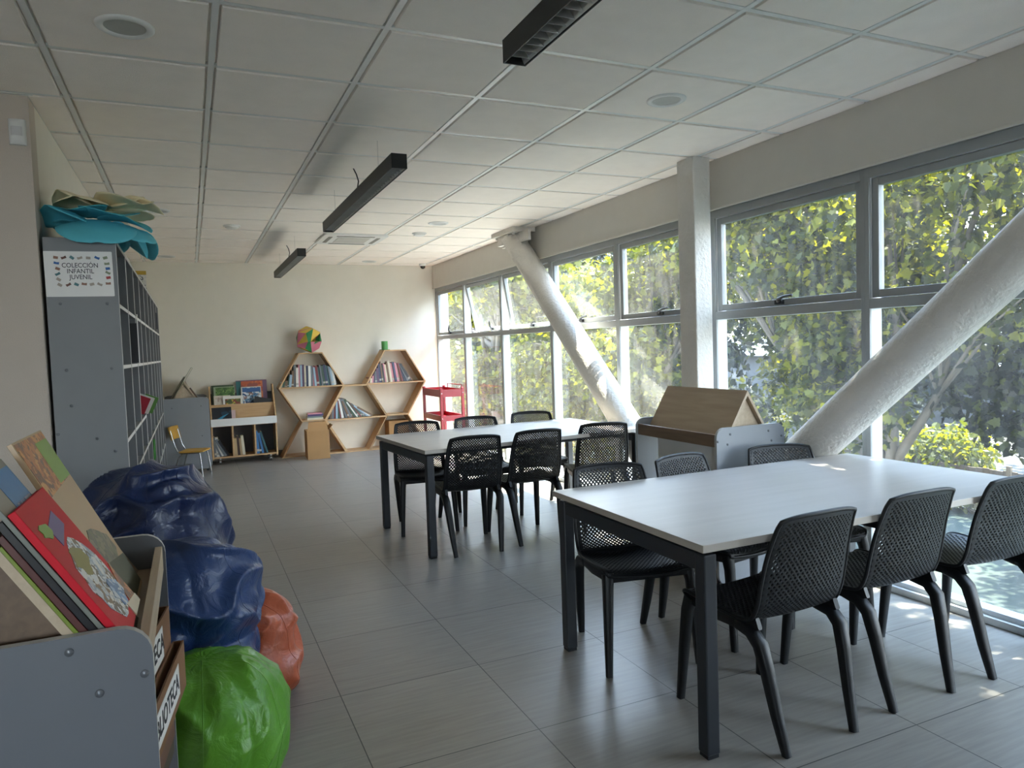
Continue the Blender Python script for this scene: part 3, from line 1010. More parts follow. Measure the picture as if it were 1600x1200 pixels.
# ------------------------------------------------------------------ grey book stands with a tent-shaped top
def book_stand(label, loc, L=0.77, W=0.49, bolts=(), group=None, sill=True, lam='lam'):
    """local origin: middle of the near end panel's foot; the stand runs along +y"""
    t = thing('book_stand', label, 'book stand', loc, 0, group)
    hw = W / 2
    T = 0.018
    for y in (0.0, L - T):
        p = MB().prism(rounded(-hw, hw, 0.035, 0.905, 0.055), 'y', y, y + T, 0)
        for i in range(2, len(p.f)):
            p.fm[i] = 1
        e = p.build('end_panel', [M[lam], M['lam_edge']], t)
        if y == 0.0 and bolts:
            for bx, bz in bolts:
                MB().lathe([(0.0075, 0.0), (0.0075, 0.002), (0.005, 0.004), (0.0, 0.0045)], 12).build('bolt', M['screw'], e, (bx, 0.0, bz), (PI / 2, 0, 0), smooth=40)
    for s in (-1, 1):
        MB().box(s * (hw - 0.016) - 0.009, s * (hw - 0.016) + 0.009, T, L - T, 0.80, 0.868).build('ledge', [M['oak_d'] if s < 0 else M['oak_e']], t, bevel=0.001)
    MB().box(-hw + 0.025, hw - 0.025, T, L - T, 0.795, 0.81).build('tray', M['oak'], t)
    a = (0.176, 0.81)
    ap = 1.10
    for s in (-1, 1):
        n = Vector((s * 0.857, 0.515))
        o0, o1 = Vector((s * a[0], a[1])), Vector((0, ap))
        i0, i1 = o0 - n * 0.015, o1 - Vector((0, 0.029))
        pts = [tuple(o0), tuple(o1), tuple(i1), tuple(i0)]
        p = MB().prism(pts if s > 0 else pts[::-1], 'y', T + 0.004, L - T - 0.004, 0)
        for i in (0, 1):
            p.fm[i] = 1
        p.build('slope_board', [M['oak'], M['oak_e']], t)
    for y in (T + 0.03, L - T - 0.036):
        MB().prism([(-0.150, 0.812), (0.150, 0.812), (0, 1.062)], 'y', y, y + 0.006).build('gable', M['oak_e'] if sill else M['oak_d'], t)
    MB().box(-hw + 0.06, -hw + 0.076, T, L * 0.80, 0.108, 0.795).build('inner_board', M['white'], t)
    MB().box(hw - 0.2, hw - 0.184, T, L - T, 0.108, 0.44).build('inner_board', M['white'], t)
    for z in (0.09, 0.44):
        MB().box(-hw + 0.02, hw - 0.02, T, L - T, z, z + 0.018).build('shelf', M['oak_e'], t)
    for x in (-hw + 0.05, hw - 0.05):
        for y in (0.05, L - 0.05):
            c = MB()
            c.box(x - 0.012, x + 0.012, y - 0.012, y + 0.012, 0.03, 0.09)
            c.tube([(x, y - 0.009, 0.018), (x, y + 0.009, 0.018)], 0.018, 12)
            c.build('caster', M['black'], t)
    return t
stand_win = book_stand('grey book stand with empty pale tent top by the windows', (2.842, 3.10, 0), 0.78, 0.487,
                       [(-0.147, 0.868), (-0.167, 0.813), (0.127, 0.866), (0.149, 0.809), (0.223, 0.831), (-0.235, 0.833)], 'grey book stands', lam='lam_lit')
stand_fg = book_stand('grey book stand cropped at the lower left, picture books leaning on its slope', (-0.335, 1.462, 0), 0.77, 0.49,
                      [(0.114, 0.8787), (0.2297, 0.8147), (0.156, 0.7947)], 'grey book stands', sill=False)
stand_back = book_stand('grey book stand in the back left corner, behind the small yellow chair', (-0.07, 9.45, 0), 0.78, 0.52,
                        [(-0.151, 0.79), (0.169, 0.80), (0.165, 0.438), (-0.15, 0.43)], 'grey book stands', lam='lam_lit')

# ------------------------------------------------------------------ books
def slab_book(label, w_, h_, t_, cover, parent_rot, loc, art=None, group=None, title=None):
    """picture book with its own cover, page block and cover pictures; local x width, y height, z thickness (front up)"""
    t = thing('book', label, 'book', loc, 0, group)
    t.rotation_mode = 'QUATERNION'
    t.rotation_quaternion = parent_rot
    c = MB()
    c.box(0, w_, 0, h_, 0, 0.0025)
    c.box(0, w_, 0, h_, t_ - 0.0025, t_)
    c.box(-0.0015, 0.0, 0, h_, 0, t_)
    c.build('cover', cover, t, bevel=0.0008)
    MB().box(0.0, w_ - 0.004, 0.003, h_ - 0.003, 0.0025, t_ - 0.0025).build('page_block', M['pages'], t)
    for k, (pts, m) in enumerate(art or []):
        MB().prism([(x * w_, y * h_) for x, y in pts], 'z', t_, t_ + 0.0006 + 0.0002 * k).build('cover_picture', m, t)
    return t

def quat(xa, ya):
    xa, ya = Vector(xa).normalized(), Vector(ya).normalized()
    za = xa.cross(ya).normalized()
    ya = za.cross(xa)
    return Matrix((xa, ya, za)).transposed().to_quaternion()

def oval(cx, cy, rx, ry, n=18, wob=0.0):
    return [(cx + rx * (1 + wob * math.sin(3 * i)) * math.cos(2 * PI * i / n), cy + ry * (1 + wob * math.cos(5 * i)) * math.sin(2 * PI * i / n)) for i in range(n)]

FGB = 'picture books on the near stand'
th = math.radians(58.5)
up_s = (-math.cos(th), 0, math.sin(th))         # up the slope
qs = quat((0, 1, 0), up_s)                      # width along +y, front faces the aisle
def on_slope(z_bottom, off, y):
    """point on the aisle-side slope: board surface shifted outwards by off"""
    x = -0.335 + 0.118 * (1.10 - z_bottom) / 0.198
    return Vector((x, y, z_bottom)) + Vector((math.sin(th), 0, math.cos(th))) * off
cov = lambda n, c: mat('cover_' + n, c, 0.32, var=0.04)
PIC_SNOW = picture_mat('print_snow_scene', [(226, 230, 236), (198, 206, 214), (120, 96, 70), (232, 232, 230), (150, 168, 190), (96, 88, 76)], 60)
PIC_LEAF = picture_mat('print_foliage', [(96, 104, 70), (70, 78, 60), (128, 118, 96), (84, 88, 74)], 50)
PIC_WARM = picture_mat('print_warm', [(196, 118, 62), (214, 150, 84), (160, 92, 52), (120, 80, 60)], 50)
PIC_BLUE = picture_mat('print_blue', [(120, 164, 208), (170, 198, 224), (92, 132, 184), (206, 218, 230)], 50)
GREENT = mat('print_green', (128, 168, 70), 0.4)
BLUET = mat('print_sky_blue', (70, 138, 196), 0.4)
PURP = mat('print_purple', (104, 84, 150), 0.4)
CREAM = mat('print_cream', (226, 214, 192), 0.5)
slab_book('thin picture book with a lime green edge, lowest in the leaning pile', 0.255, 0.30, 0.009, cov('lime', (132, 150, 58)), qs, on_slope(0.815, 0.0005, 1.487), None, FGB)
slab_book('thin brown and dark red picture book, just above the lime green one', 0.26, 0.315, 0.011, cov('maroon', (96, 52, 46)), qs, on_slope(0.815, 0.0105, 1.488), None, FGB)
slab_book('thin black-edged picture book in the middle of the leaning pile', 0.25, 0.335, 0.012, cov('black', (30, 28, 30)), qs, on_slope(0.815, 0.0225, 1.489), None, FGB)
slab_book('grey picture book with a light blue title box, half covered by the red one', 0.225, 0.43, 0.008, cov('slate', (128, 130, 122)), qs, on_slope(0.815, 0.0355, 1.49),
          [([(0.38, 0.66), (0.98, 0.66), (0.98, 0.96), (0.38, 0.96)], BLUET), ([(0.45, 0.67), (0.95, 0.67), (0.95, 0.80), (0.45, 0.80)], PIC_BLUE)], FGB)
slab_book('tan picture book with a bright green title box, tallest on the near stand', 0.31, 0.455, 0.010, cov('tan', (188, 156, 116)), quat((0, 1, 0), (-math.cos(math.radians(64)), 0, math.sin(math.radians(64)))), Vector((-0.150, 1.752, 0.815)),
          [([(0.02, 0.70), (0.98, 0.72), (0.98, 0.99), (0.02, 0.99)], PIC_WARM), ([(0.55, 0.72), (0.98, 0.72), (0.98, 0.95), (0.55, 0.95)], GREENT), (oval(0.45, 0.30, 0.42, 0.14, wob=0.18), PIC_LEAF), ([(0.1, 0.02), (0.98, 0.02), (0.98, 0.20), (0.4, 0.26)], mat('print_dark_moss', (70, 74, 58), 0.5))], FGB)
red = slab_book('bright red picture book with a snowy oval scene, on top of the leaning pile', 0.262, 0.315, 0.013, mat('glossy_red_cover', (214, 26, 46), 0.5, var=0.04, spec=0.25), qs, on_slope(0.835, 0.045, 1.492),
          [(oval(0.52, 0.36, 0.36, 0.30, 22, 0.06), PIC_SNOW), (oval(0.46, 0.52, 0.18, 0.10, 14, 0.2), mat('print_olive', (140, 132, 56), 0.4)), ([(0.34, 0.66), (0.74, 0.74), (0.70, 0.86), (0.32, 0.80)], PURP),
           (oval(0.24, 0.80, 0.12, 0.055, 12, 0.25), GREENT), ([(0.70, 0.02), (0.98, 0.02), (0.98, 0.34), (0.84, 0.24)], PIC_WARM), (oval(0.66, 0.20, 0.16, 0.10, 14, 0.2), PIC_BLUE), ([(0.6, 0.0), (1.0, 0.0), (1.0, 0.06), (0.6, 0.10)], CREAM)], FGB)

# cardboard file boxes with paper labels, sticking out of the stand's shelf
def file_box(label, a, b, z0, z1, depth, txt, frac, lz=(0.14, 0.62)):
    """a, b: floor points of the label face, near to far"""
    a, b = Vector((a[0], a[1], 0)), Vector((b[0], b[1], 0))
    L = (b - a).length
    ang = math.atan2((b - a).y, (b - a).x)
    t = thing('file_box', label, 'box', (a.x, a.y, z0), ang, 'labelled file boxes')
    h = z1 - z0
    q = MB()
    e = 0.004
    q.box(0, L, 0, e, 0, h)                       # label face looks towards local -y
    q.box(0, L, depth - e, depth, 0, h)
    q.box(0, e, e, depth - e, 0, h)
    q.box(L - e, L, e, depth - e, 0, h)
    q.box(e, L - e, e, depth - e, 0, e)
    q.build('carton', mat('brown_board', (134, 96, 68), 0.7, var=0.1), t)
    MB().box(0.012, L - 0.012, e + 0.002, depth - e - 0.002, e, h - 0.035).build('leaflets', picture_mat('print_leaflets', [(60, 66, 66), (120, 116, 104), (160, 120, 100), (44, 48, 50)], 40), t)
    lw, lh = L * frac, h * lz[1]
    s = MB().box(L * 0.78 - lw, L * 0.78, -0.0012, 0.0, h * lz[0], h * lz[0] + lh).build('paper_label', M['paper'], t)
    text_mesh(txt, lh * 0.78, 'lettering', M['ink'], s, (L * 0.78 - lw / 2, -0.0015, h * lz[0] + lh / 2), (PI / 2, 0, 0), 0.0003, 0.0012)
    return t
file_box('brown file box with a white lettered label, lower of two on the near stand', (-0.114, 1.60), (-0.052, 2.04), 0.536, 0.655, 0.027, 'BIBLIOTECA', 0.78, (0.18, 0.64))
file_box('brown file box with a white lettered label, standing taller behind the other', (-0.146, 1.61), (-0.082, 2.03), 0.4585, 0.755, 0.05, 'BIBLIOTECA', 0.74, (0.68, 0.26))
for k, (nm, c) in enumerate((('dark brown', (62, 44, 38)), ('reddish brown', (104, 62, 50)))):
    z = 0.4585 + 0.0385 * k
    m = MB()
    m.box(-0.003, 0.0, 0, 0.25, 0, 0.038, 0); m.box(-0.024, -0.003, 0, 0.25, 0, 0.003, 0); m.box(-0.024, -0.003, 0, 0.25, 0.035, 0.038, 0); m.box(-0.023, -0.003, 0.004, 0.246, 0.003, 0.035, 1)
    o = m.build('book', [mat('spine_' + nm, c, 0.5), M['pages']], None, (-0.116 + 0.003 * k, 1.61, z), (0, 0, R_(-8)))
    tag(o, '%s thick book lying under the lower file box of the near stand' % nm, 'book', 'thick books under the file boxes')

def far_book(label, w_, h_, d_, col, cname, loc, ry=0.0, group=None):
    """upright book seen by its spine: spine at local y 0, thickness along x"""
    c = MB()
    c.box(0, w_, 0.0, 0.0015, 0, h_, 0)
    c.box(0, 0.0016, 0.0015, d_, 0, h_, 0)
    c.box(w_ - 0.0016, w_, 0.0015, d_, 0, h_, 0)
    c.box(0.0016, w_ - 0.0016, 0.0015, d_ - 0.004, 0.002, h_ - 0.002, 1)
    if int(w_ * 1e5) % 3 == 0:
        c.box(0.0012, w_ - 0.0012, -0.0006, 0.0, h_ * 0.10, h_ * 0.20, 2)
    o = c.build('book', [mat('spine_' + cname, col, 0.4, var=0.08), M['pages'], mat('shelf_mark_paper', (176, 172, 162), 0.7)], None, loc, (0, ry, 0))
    return tag(o, label, 'book', group)

SPINES = [('dark red', (112, 40, 44)), ('navy', (44, 52, 84)), ('cream', (206, 196, 172)), ('black', (30, 30, 34)), ('teal', (56, 96, 100)), ('white', (216, 214, 208)),
          ('slate grey', (104, 110, 116)), ('pink', (196, 128, 138)), ('dark green', (48, 76, 60)), ('brown', (110, 84, 62)), ('pale blue', (148, 172, 190)), ('plum', (84, 56, 84))]
ORD = ['first', 'second', 'third', 'fourth', 'fifth', 'sixth', 'seventh', 'eighth', 'ninth', 'tenth', 'eleventh', 'twelfth', 'thirteenth', 'fourteenth', 'fifteenth', 'sixteenth',
       'seventeenth', 'eighteenth', 'nineteenth', 'twentieth', 'twenty-first', 'twenty-second', 'twenty-third', 'twenty-fourth', 'twenty-fifth', 'twenty-sixth', 'twenty-seventh', 'twenty-eighth']
def book_row(where, group, x0, x1, y, z, leanf, hf, seed, d_=0.17, tmin=0.018, tmax=0.034, palette=None):
    """fills x0..x1 on a shelf; leanf(k 0..1) lean in degrees (positive: top to the right), hf(x) tallest height there"""
    q = random.Random(seed)
    x, k, last = x0, 0, None
    while x < x1 - tmin and k < len(ORD):
        t = q.uniform(tmin, tmax)
        a = math.radians(leanf((x - x0) / (x1 - x0)))
        h = hf(x) * q.uniform(0.84, 1.0)
        pal = palette or SPINES
        cn, c = q.choice([p for p in pal if p[0] != last])
        last = cn
        step = t / math.cos(a) + 0.0012
        lab = '%s book, %s from the left %s' % (cn, ORD[k], where)
        if a >= 0:
            loc = (x + t / math.cos(a) - t * math.cos(a), y + q.uniform(0, 0.02), z + t * math.sin(a))
        else:
            loc = (x, y + q.uniform(0, 0.02), z)
        far_book(lab, t, h, d_ * q.uniform(0.8, 1.0), c, cn, loc, a, group)
        x += step
        k += 1

# ------------------------------------------------------------------ hexagonal shelving
HX = thing('hexagonal_shelf', 'honeycomb shelf of light plywood hexagons against the back wall', 'shelf', (0, 0, 0))
HT, HD, HH = 0.31, 0.28, 0.467                  # top edge length, sideways run of a slanted board, half height
YF, YK = 9.97, 10.265
def hexpts(cx, cz, k=0.0):
    q = k * 0.62
    return [(cx - HT / 2 + q * .45, cz - HH + k), (cx + HT / 2 - q * .45, cz - HH + k), (cx + HT / 2 + HD - k * 1.17, cz), (cx + HT / 2 - q * .45, cz + HH - k), (cx - HT / 2 + q * .45, cz + HH - k), (cx - HT / 2 - HD + k * 1.17, cz)]
def ring(outer, inner, y0, y1, skip=()):
    m = MB()
    n = len(outer)
    for i in range(n):
        if i in skip:
            continue
        a, b, c, d = outer[i], outer[(i + 1) % n], inner[(i + 1) % n], inner[i]
        m.prism([a, b, c, d], 'y', y0, y1)
    return m
HEX = [(1.497, 0.934), (2.087, 0.467), (2.667, 0.934)]
for cx, cz in HEX:
    ring(hexpts(cx, cz), hexpts(cx, cz, 0.018), YF, YK).build('hexagon_frame', M['pine'], HX)
    MB().prism(hexpts(cx, cz, 0.018), 'y', YK - 0.008, YK - 0.002).build('back_panel', M['pine_in'], HX)
    MB().box(cx - HT / 2 - HD + 0.022, cx + HT / 2 + HD - 0.022, YF + 0.004, YK - 0.008, cz - 0.009, cz + 0.009).build('shelf_board', M['pine'], HX)
for cx in (1.497, 2.667):
    o = [(cx - HT / 2 - HD, 0.0), (cx + HT / 2 + HD, 0.0), (cx + HT / 2, HH), (cx - HT / 2, HH)]
    i = [(cx - HT / 2 - HD + 0.031, 0.018), (cx + HT / 2 + HD - 0.031, 0.018), (cx + HT / 2 - 0.010, HH - 0.001), (cx - HT / 2 + 0.010, HH - 0.001)]
    ring(o, i, YF, YK, skip=(2,)).build('trapezoid_frame', M['pine'], HX)
    MB().prism(i, 'y', YK - 0.008, YK - 0.002).build('back_panel', M['pine_in'], HX)

def slant(cx, cz):
    """tallest upright thing that clears the slanted side of a hexagon's upper half at x"""
    def f(x):
        return max(0.08, min(0.30, (x - (cx - HT / 2 - HD)) * HH / HD - 0.03, ((cx + HT / 2 + HD) - x) * HH / HD + 0.12))
    return f
book_row('in the upper left hexagon', 'books in the upper left hexagon', 1.085, 1.83, 9.985, 0.944, lambda k: 16 - 60 * k if k < 0.25 else (1 if k < 0.6 else -4 - 14 * (k - 0.6)), slant(*HEX[0]), 3, palette=SPINES)
book_row('in the upper right hexagon', 'books in the upper right hexagon', 2.262, 2.93, 9.985, 0.944, lambda k: 12 - 70 * k if k < 0.2 else (-2 - 10 * k if k < 0.7 else -10 - 100 * (k - 0.7)), slant(*HEX[2]), 5,
         palette=[p for p in SPINES if p[0] in ('dark red', 'plum', 'pink', 'cream', 'black', 'navy', 'brown', 'slate grey')])
book_row('in the lower middle hexagon', 'books in the lower middle hexagon', 1.70, 2.335, 9.985, 0.477, lambda k: 4 - 12 * k if k < 0.2 else (-4 - 70 * (k - 0.2) if k < 0.6 else -32 - 75 * (k - 0.6)), lambda x: max(0.10, min(0.29, (x - 1.645) * 1.6)), 8,
         palette=[p for p in SPINES if p[0] in ('dark red', 'black', 'slate grey', 'white', 'dark green', 'pale blue', 'brown')])
zz = 0.4855
for k, (nm, c, w_, h_) in enumerate((('cream', (206, 190, 150), 0.215, 0.024), ('teal grey', (112, 126, 124), 0.20, 0.022), ('purple', (76, 58, 100), 0.21, 0.026), ('pink', (186, 124, 142), 0.19, 0.018))):
    m = MB()
    m.box(0, w_, 0, 0.15, 0, 0.0018, 0)
    m.box(0, w_, 0, 0.15, h_ - 0.0018, h_, 0)
    m.box(0, w_, 0, 0.0018, 0.0018, h_ - 0.0018, 0)
    m.box(0.003, w_ - 0.003, 0.0018, 0.147, 0.0018, h_ - 0.0018, 1)
    o = m.build('book', [mat('spine_' + nm, c, 0.45), M['pages']], None, (1.415 + 0.004 * k, 10.0 + 0.006 * (k % 2), zz), (0, 0, 0.0))
    tag(o, '%s book lying flat in the left hexagon, %s of the small stack' % (nm, ('bottom', 'second from bottom', 'second from top', 'top')[k]), 'book', 'books lying flat in the left hexagon')
    zz += h_ + 0.0004

# paper ball of coloured triangles
def paper_ball(loc, R):
    t = thing('paper_ball', 'faceted paper ball of green, yellow and pink triangles on the left hexagon', 'paper ball', loc)
    ph = (1 + 5 ** 0.5) / 2
    vs = [Vector(v) for v in [(s1, s2, s3) for s1 in (-1, 1) for s2 in (-1, 1) for s3 in (-1, 1)] +
          [(0, a / ph, b * ph) for a in (-1, 1) for b in (-1, 1)] + [(a / ph, b * ph, 0) for a in (-1, 1) for b in (-1, 1)] + [(a * ph, 0, b / ph) for a in (-1, 1) for b in (-1, 1)]]
    ico = [Vector((0, a, b * ph)) for a in (-1, 1) for b in (-1, 1)] + [Vector((a, b * ph, 0)) for a in (-1, 1) for b in (-1, 1)] + [Vector((a * ph, 0, b)) for a in (-1, 1) for b in (-1, 1)]
    cols = [mat('paper_green', (44, 128, 78), 0.6), mat('paper_yellow', (222, 190, 84), 0.6), mat('paper_pink', (206, 120, 142), 0.6)]
    groups = [MB(), MB(), MB()]
    R3 = Matrix.Rotation(0.35, 3, 'Z') @ Matrix.Rotation(0.2, 3, 'X')
    for fi, n in enumerate(ico):
        n = n.normalized()
        face = sorted(vs, key=lambda v: -v.dot(n))[:5]
        c = sum(face, Vector()) / 5
        a = (face[0] - c).normalized()
        b = n.cross(a)
        face.sort(key=lambda v: math.atan2((v - c).dot(b), (v - c).dot(a)))
        tip = n * (R * 1.06)
        for k in range(5):
            p, q = face[k].normalized() * R, face[(k + 1) % 5].normalized() * R
            groups[(fi * 2 + k + (k > 2)) % 3].add([R3 @ p, R3 @ q, R3 @ tip, R3 @ (n * R * 0.5)], [(0, 1, 2), (0, 3, 1), (0, 2, 3), (1, 3, 2)])
    for g_, m_, nm in zip(groups, cols, ('green_facets', 'yellow_facets', 'pink_facets')):
        g_.build(nm, m_, t)
    return t
paper_ball((1.50, 10.08, 1.401 + 0.178), 0.183)

cup = thing('cup', 'green cup on a small base on top of the right hexagon', 'cup', (2.545, 10.08, 1.401))
MB().lathe([(0.046, 0.008), (0.046, 0.125), (0.041, 0.125), (0.041, 0.014), (0.0, 0.014)], 24).build('body', mat('green_plastic', (76, 142, 72), 0.3), cup, smooth=40)
MB().lathe([(0.0, 0), (0.075, 0), (0.075, 0.008), (0.0, 0.008)], 24).build('base', mat('green_felt', (88, 128, 70), 0.7), cup)

def carton(label, loc, wx, wy, h, rz, flaps):
    t = thing('cardboard_box', label, 'box', loc, rz, 'cardboard boxes')
    e = 0.006
    b = MB()
    b.box(0, wx, 0, e, 0, h); b.box(0, wx, wy - e, wy, 0, h); b.box(0, e, e, wy - e, 0, h); b.box(wx - e, wx, e, wy - e, 0, h); b.box(e, wx - e, e, wy - e, 0, e)
    b.build('carton', M['card'], t, bevel=0.002)
    for k in flaps:
        f = MB()
        if k == 'back':
            f.hexa([(0.01, wy - e, h), (wx - 0.01, wy - e, h), (wx - 0.01, wy, h), (0.01, wy, h)], [(0.02, wy + 0.05, h + 0.13), (wx - 0.02, wy + 0.05, h + 0.13), (wx - 0.02, wy + 0.055, h + 0.13), (0.02, wy + 0.055, h + 0.13)])
        if k == 'front':
            f.hexa([(0.01, 0, h), (wx - 0.01, 0, h), (wx - 0.01, e, h), (0.01, e, h)], [(0.03, 0.03, h + 0.115), (wx - 0.03, 0.03, h + 0.115), (wx - 0.03, 0.036, h + 0.115), (0.03, 0.036, h + 0.115)])
        if k == 'right':
            f.hexa([(wx - e, 0.01, h), (wx, 0.01, h), (wx, wy - 0.01, h), (wx - e, wy - 0.01, h)], [(wx + 0.05, 0.03, h + 0.06), (wx + 0.056, 0.03, h + 0.06), (wx + 0.056, wy - 0.03, h + 0.06), (wx + 0.05, wy - 0.03, h + 0.06)])
        f.build('flap', M['card'], t)
    return t
carton('cardboard box with its flaps up, on the floor before the left hexagon', (1.345, 9.60, 0), 0.285, 0.30, 0.375, -0.03, ('front', 'right'))
carton('cardboard box under the right hexagon, half hidden by the far table', (2.535, 9.99, 0.0185), 0.29, 0.24, 0.37, 0.0, ())

# ------------------------------------------------------------------ low mobile bookcase
LB = thing('low_bookcase', 'low oak bookcase on casters with books facing out and a white strip', 'bookcase', (0.205, 9.86, 0))
LW, LD = 0.80, 0.33
for x in (0.0, LW - 0.018):
    MB().prism([(0, 0.07), (LD, 0.07), (LD, 1.0), (LD - 0.10, 1.0), (0.0, 0.60)], 'x', x, x + 0.018).build('side_panel', M['pine'], LB)
MB().box(0.018, LW - 0.018, 0.0, LD, 0.085, 0.103).build('shelf', M['pine'], LB)
MB().box(0.018, LW - 0.018, 0.01, LD, 0.49, 0.506).build('shelf', M['pine'], LB)
MB().box(0.0, LW, -0.012, 0.0, 0.495, 0.590).build('white_strip', M['white'], LB)
MB().box(0.018, LW - 0.018, LD - 0.012, LD, 0.10, 0.90).build('back_panel', mat('dark_grey_back', (92, 92, 96), 0.6), LB)
MB().box(0.018, LW - 0.018, 0.115, 0.131, 0.506, 0.765).build('step_board', M['pine'], LB)
MB().box(0.018, LW - 0.018, 0.131, LD - 0.012, 0.640, 0.655).build('shelf', M['pine'], LB)
for x in (0.245, 0.515):
    MB().box(x, x + 0.02, 0.0, LD - 0.012, 0.103, 0.49).build('divider', M['pine'], LB)
for x in (0.09, LW - 0.09):
    for y in (0.05, LD - 0.05):
        c = MB()
        c.box(x - 0.012, x + 0.012, y - 0.01, y + 0.01, 0.03, 0.085)
        c.tube([(x - 0.012, y, 0.03), (x + 0.012, y, 0.03)], 0.03, 14)
        c.build('caster', M['steel'], LB)

def facing_book(label, x, y, z, w_, h_, t_, back, cover, art=None, tilt=0.0):
    """cover towards -y, leaning back by back degrees, turned in its own plane by tilt"""
    a = math.radians(back)
    ti = math.radians(tilt)
    xa = Vector((math.cos(ti), 0, math.sin(ti)))
    ya = Vector((-math.sin(ti) * math.cos(a), math.sin(a), math.cos(ti) * math.cos(a)))
    return slab_book(label, w_, h_, t_, cover, quat(xa, ya), Vector((x, y, z)), art, 'books facing out on the low bookcase')
PICG = picture_mat('print_green_forest', [(88, 124, 66), (70, 104, 56), (120, 152, 84), (60, 92, 52)], 45)
PICC = picture_mat('print_comic', [(56, 92, 132), (196, 206, 214), (40, 44, 56), (150, 120, 116), (92, 130, 160), (226, 226, 226)], 40)
PICO = picture_mat('print_orange', [(186, 92, 58), (170, 78, 56), (204, 116, 70), (150, 84, 72)], 25)
PICS = picture_mat('print_night_sky', [(22, 26, 34), (26, 34, 44), (30, 60, 78), (20, 22, 30)], 14)
# back tier rests on the rear shelf against the back panel
facing_book('dark green book mostly hidden behind the pale green one', 0.243, 10.135, 0.657, 0.27, 0.355, 0.015, 8, cov('deepgreen', (70, 92, 66)))
facing_book('large orange book with a purple edge at the back of the low bookcase', 0.545, 10.130, 0.657, 0.385, 0.405, 0.02, 8, cov('plum', (112, 84, 110)), [([(0.10, 0.02), (0.86, 0.02), (0.86, 0.97), (0.10, 0.97)], PICO), ([(0.0, 0.02), (0.10, 0.02), (0.16, 0.97), (0.0, 0.97)], mat('print_teal', (52, 110, 112), 0.4))])
facing_book('pale green book with a round emblem at the left of the low bookcase', 0.268, 10.085, 0.657, 0.255, 0.335, 0.016, 8, cov('palegreen', (150, 168, 138)), [([(0.08, 0.03), (0.98, 0.03), (0.98, 0.97), (0.08, 0.97)], PICG), (oval(0.53, 0.42, 0.36, 0.28), mat('print_lawn', (104, 156, 72), 0.4))])
facing_book('comic book with a blue and white cover in front of the orange book', 0.60, 10.070, 0.657, 0.25, 0.32, 0.012, 8, cov('ash', (206, 204, 200)), [([(0.06, 0.03), (0.97, 0.03), (0.97, 0.97), (0.06, 0.97)], PICC), ([(0.06, 0.78), (0.97, 0.78), (0.97, 0.95), (0.06, 0.95)], mat('print_deep_blue', (50, 92, 146), 0.4))])
facing_book('black book leaning askew at the right of the low bookcase', 0.725, 10.010, 0.700, 0.215, 0.155, 0.018, 6, cov('black', (30, 28, 30)), [([(0.3, 0.45), (0.7, 0.45), (0.7, 0.55), (0.3, 0.55)], mat('print_gold', (120, 104, 60), 0.4))], -14)
facing_book('cream picture book in the middle tier behind the white framed one', 0.262, 10.022, 0.657, 0.20, 0.225, 0.01, 4, cov('cream', (208, 198, 184)), [([(0.1, 0.1), (0.9, 0.1), (0.9, 0.9), (0.1, 0.9)], picture_mat('print_faded', [(196, 186, 170), (170, 150, 140), (206, 200, 190)], 30))])
facing_book('white framed picture book with a green and yellow picture', 0.370, 10.003, 0.657, 0.235, 0.215, 0.012, 4, cov('white', (222, 220, 214)), [([(0.1, 0.1), (0.9, 0.1), (0.9, 0.82), (0.1, 0.82)], picture_mat('print_meadow', [(96, 104, 52), (196, 176, 60), (128, 66, 52), (70, 84, 44)], 40))])
# front tier rests on the shelf behind the white strip
facing_book('pale pink book behind the black one in the front tier', 0.285, 9.955, 0.507, 0.225, 0.262, 0.012, 10, cov('pink', (206, 176, 172)), [([(0.06, 0.82), (0.94, 0.82), (0.94, 0.94), (0.06, 0.94)], mat('print_rose', (186, 124, 128), 0.4))])
facing_book('black book with a blue streak at the front left of the low bookcase', 0.225, 9.915, 0.507, 0.235, 0.228, 0.014, 10, cov('black', (30, 28, 30)), [([(0.03, 0.03), (0.97, 0.03), (0.97, 0.97), (0.03, 0.97)], PICS), ([(0.12, 0.12), (0.30, 0.14), (0.62, 0.46), (0.90, 0.66), (0.52, 0.50), (0.26, 0.34)], mat('print_cyan', (46, 134, 170), 0.4))])
LOWG = 'books standing in the low bookcase'
LWP = [('white', (216, 214, 208)), ('black', (30, 30, 34)), ('slate grey', (104, 110, 116))]
book_row('in the left cubby of the low bookcase', LOWG, 0.232, 0.43, 9.885, 0.1035, lambda k: -3 if k < 0.3 else -14 - 20 * k, lambda x: 0.27, 21, 0.18, 0.022, 0.036, LWP)
book_row('in the middle cubby of the low bookcase', LOWG, 0.475, 0.60, 9.885, 0.1035, lambda k: -2 - 3 * k, lambda x: 0.26, 22, 0.18, 0.024, 0.034, [('tan', (176, 152, 116)), ('cream', (206, 196, 172)), ('dark brown', (70, 56, 44))])
book_row('in the right cubby of the low bookcase', LOWG, 0.745, 0.90, 9.885, 0.1035, lambda k: -3 - 16 * k, lambda x: 0.30, 23, 0.18, 0.022, 0.034, [('bright blue', (58, 110, 160)), ('pale blue', (148, 172, 190)), ('teal', (56, 96, 100)), ('black', (30, 30, 34))])

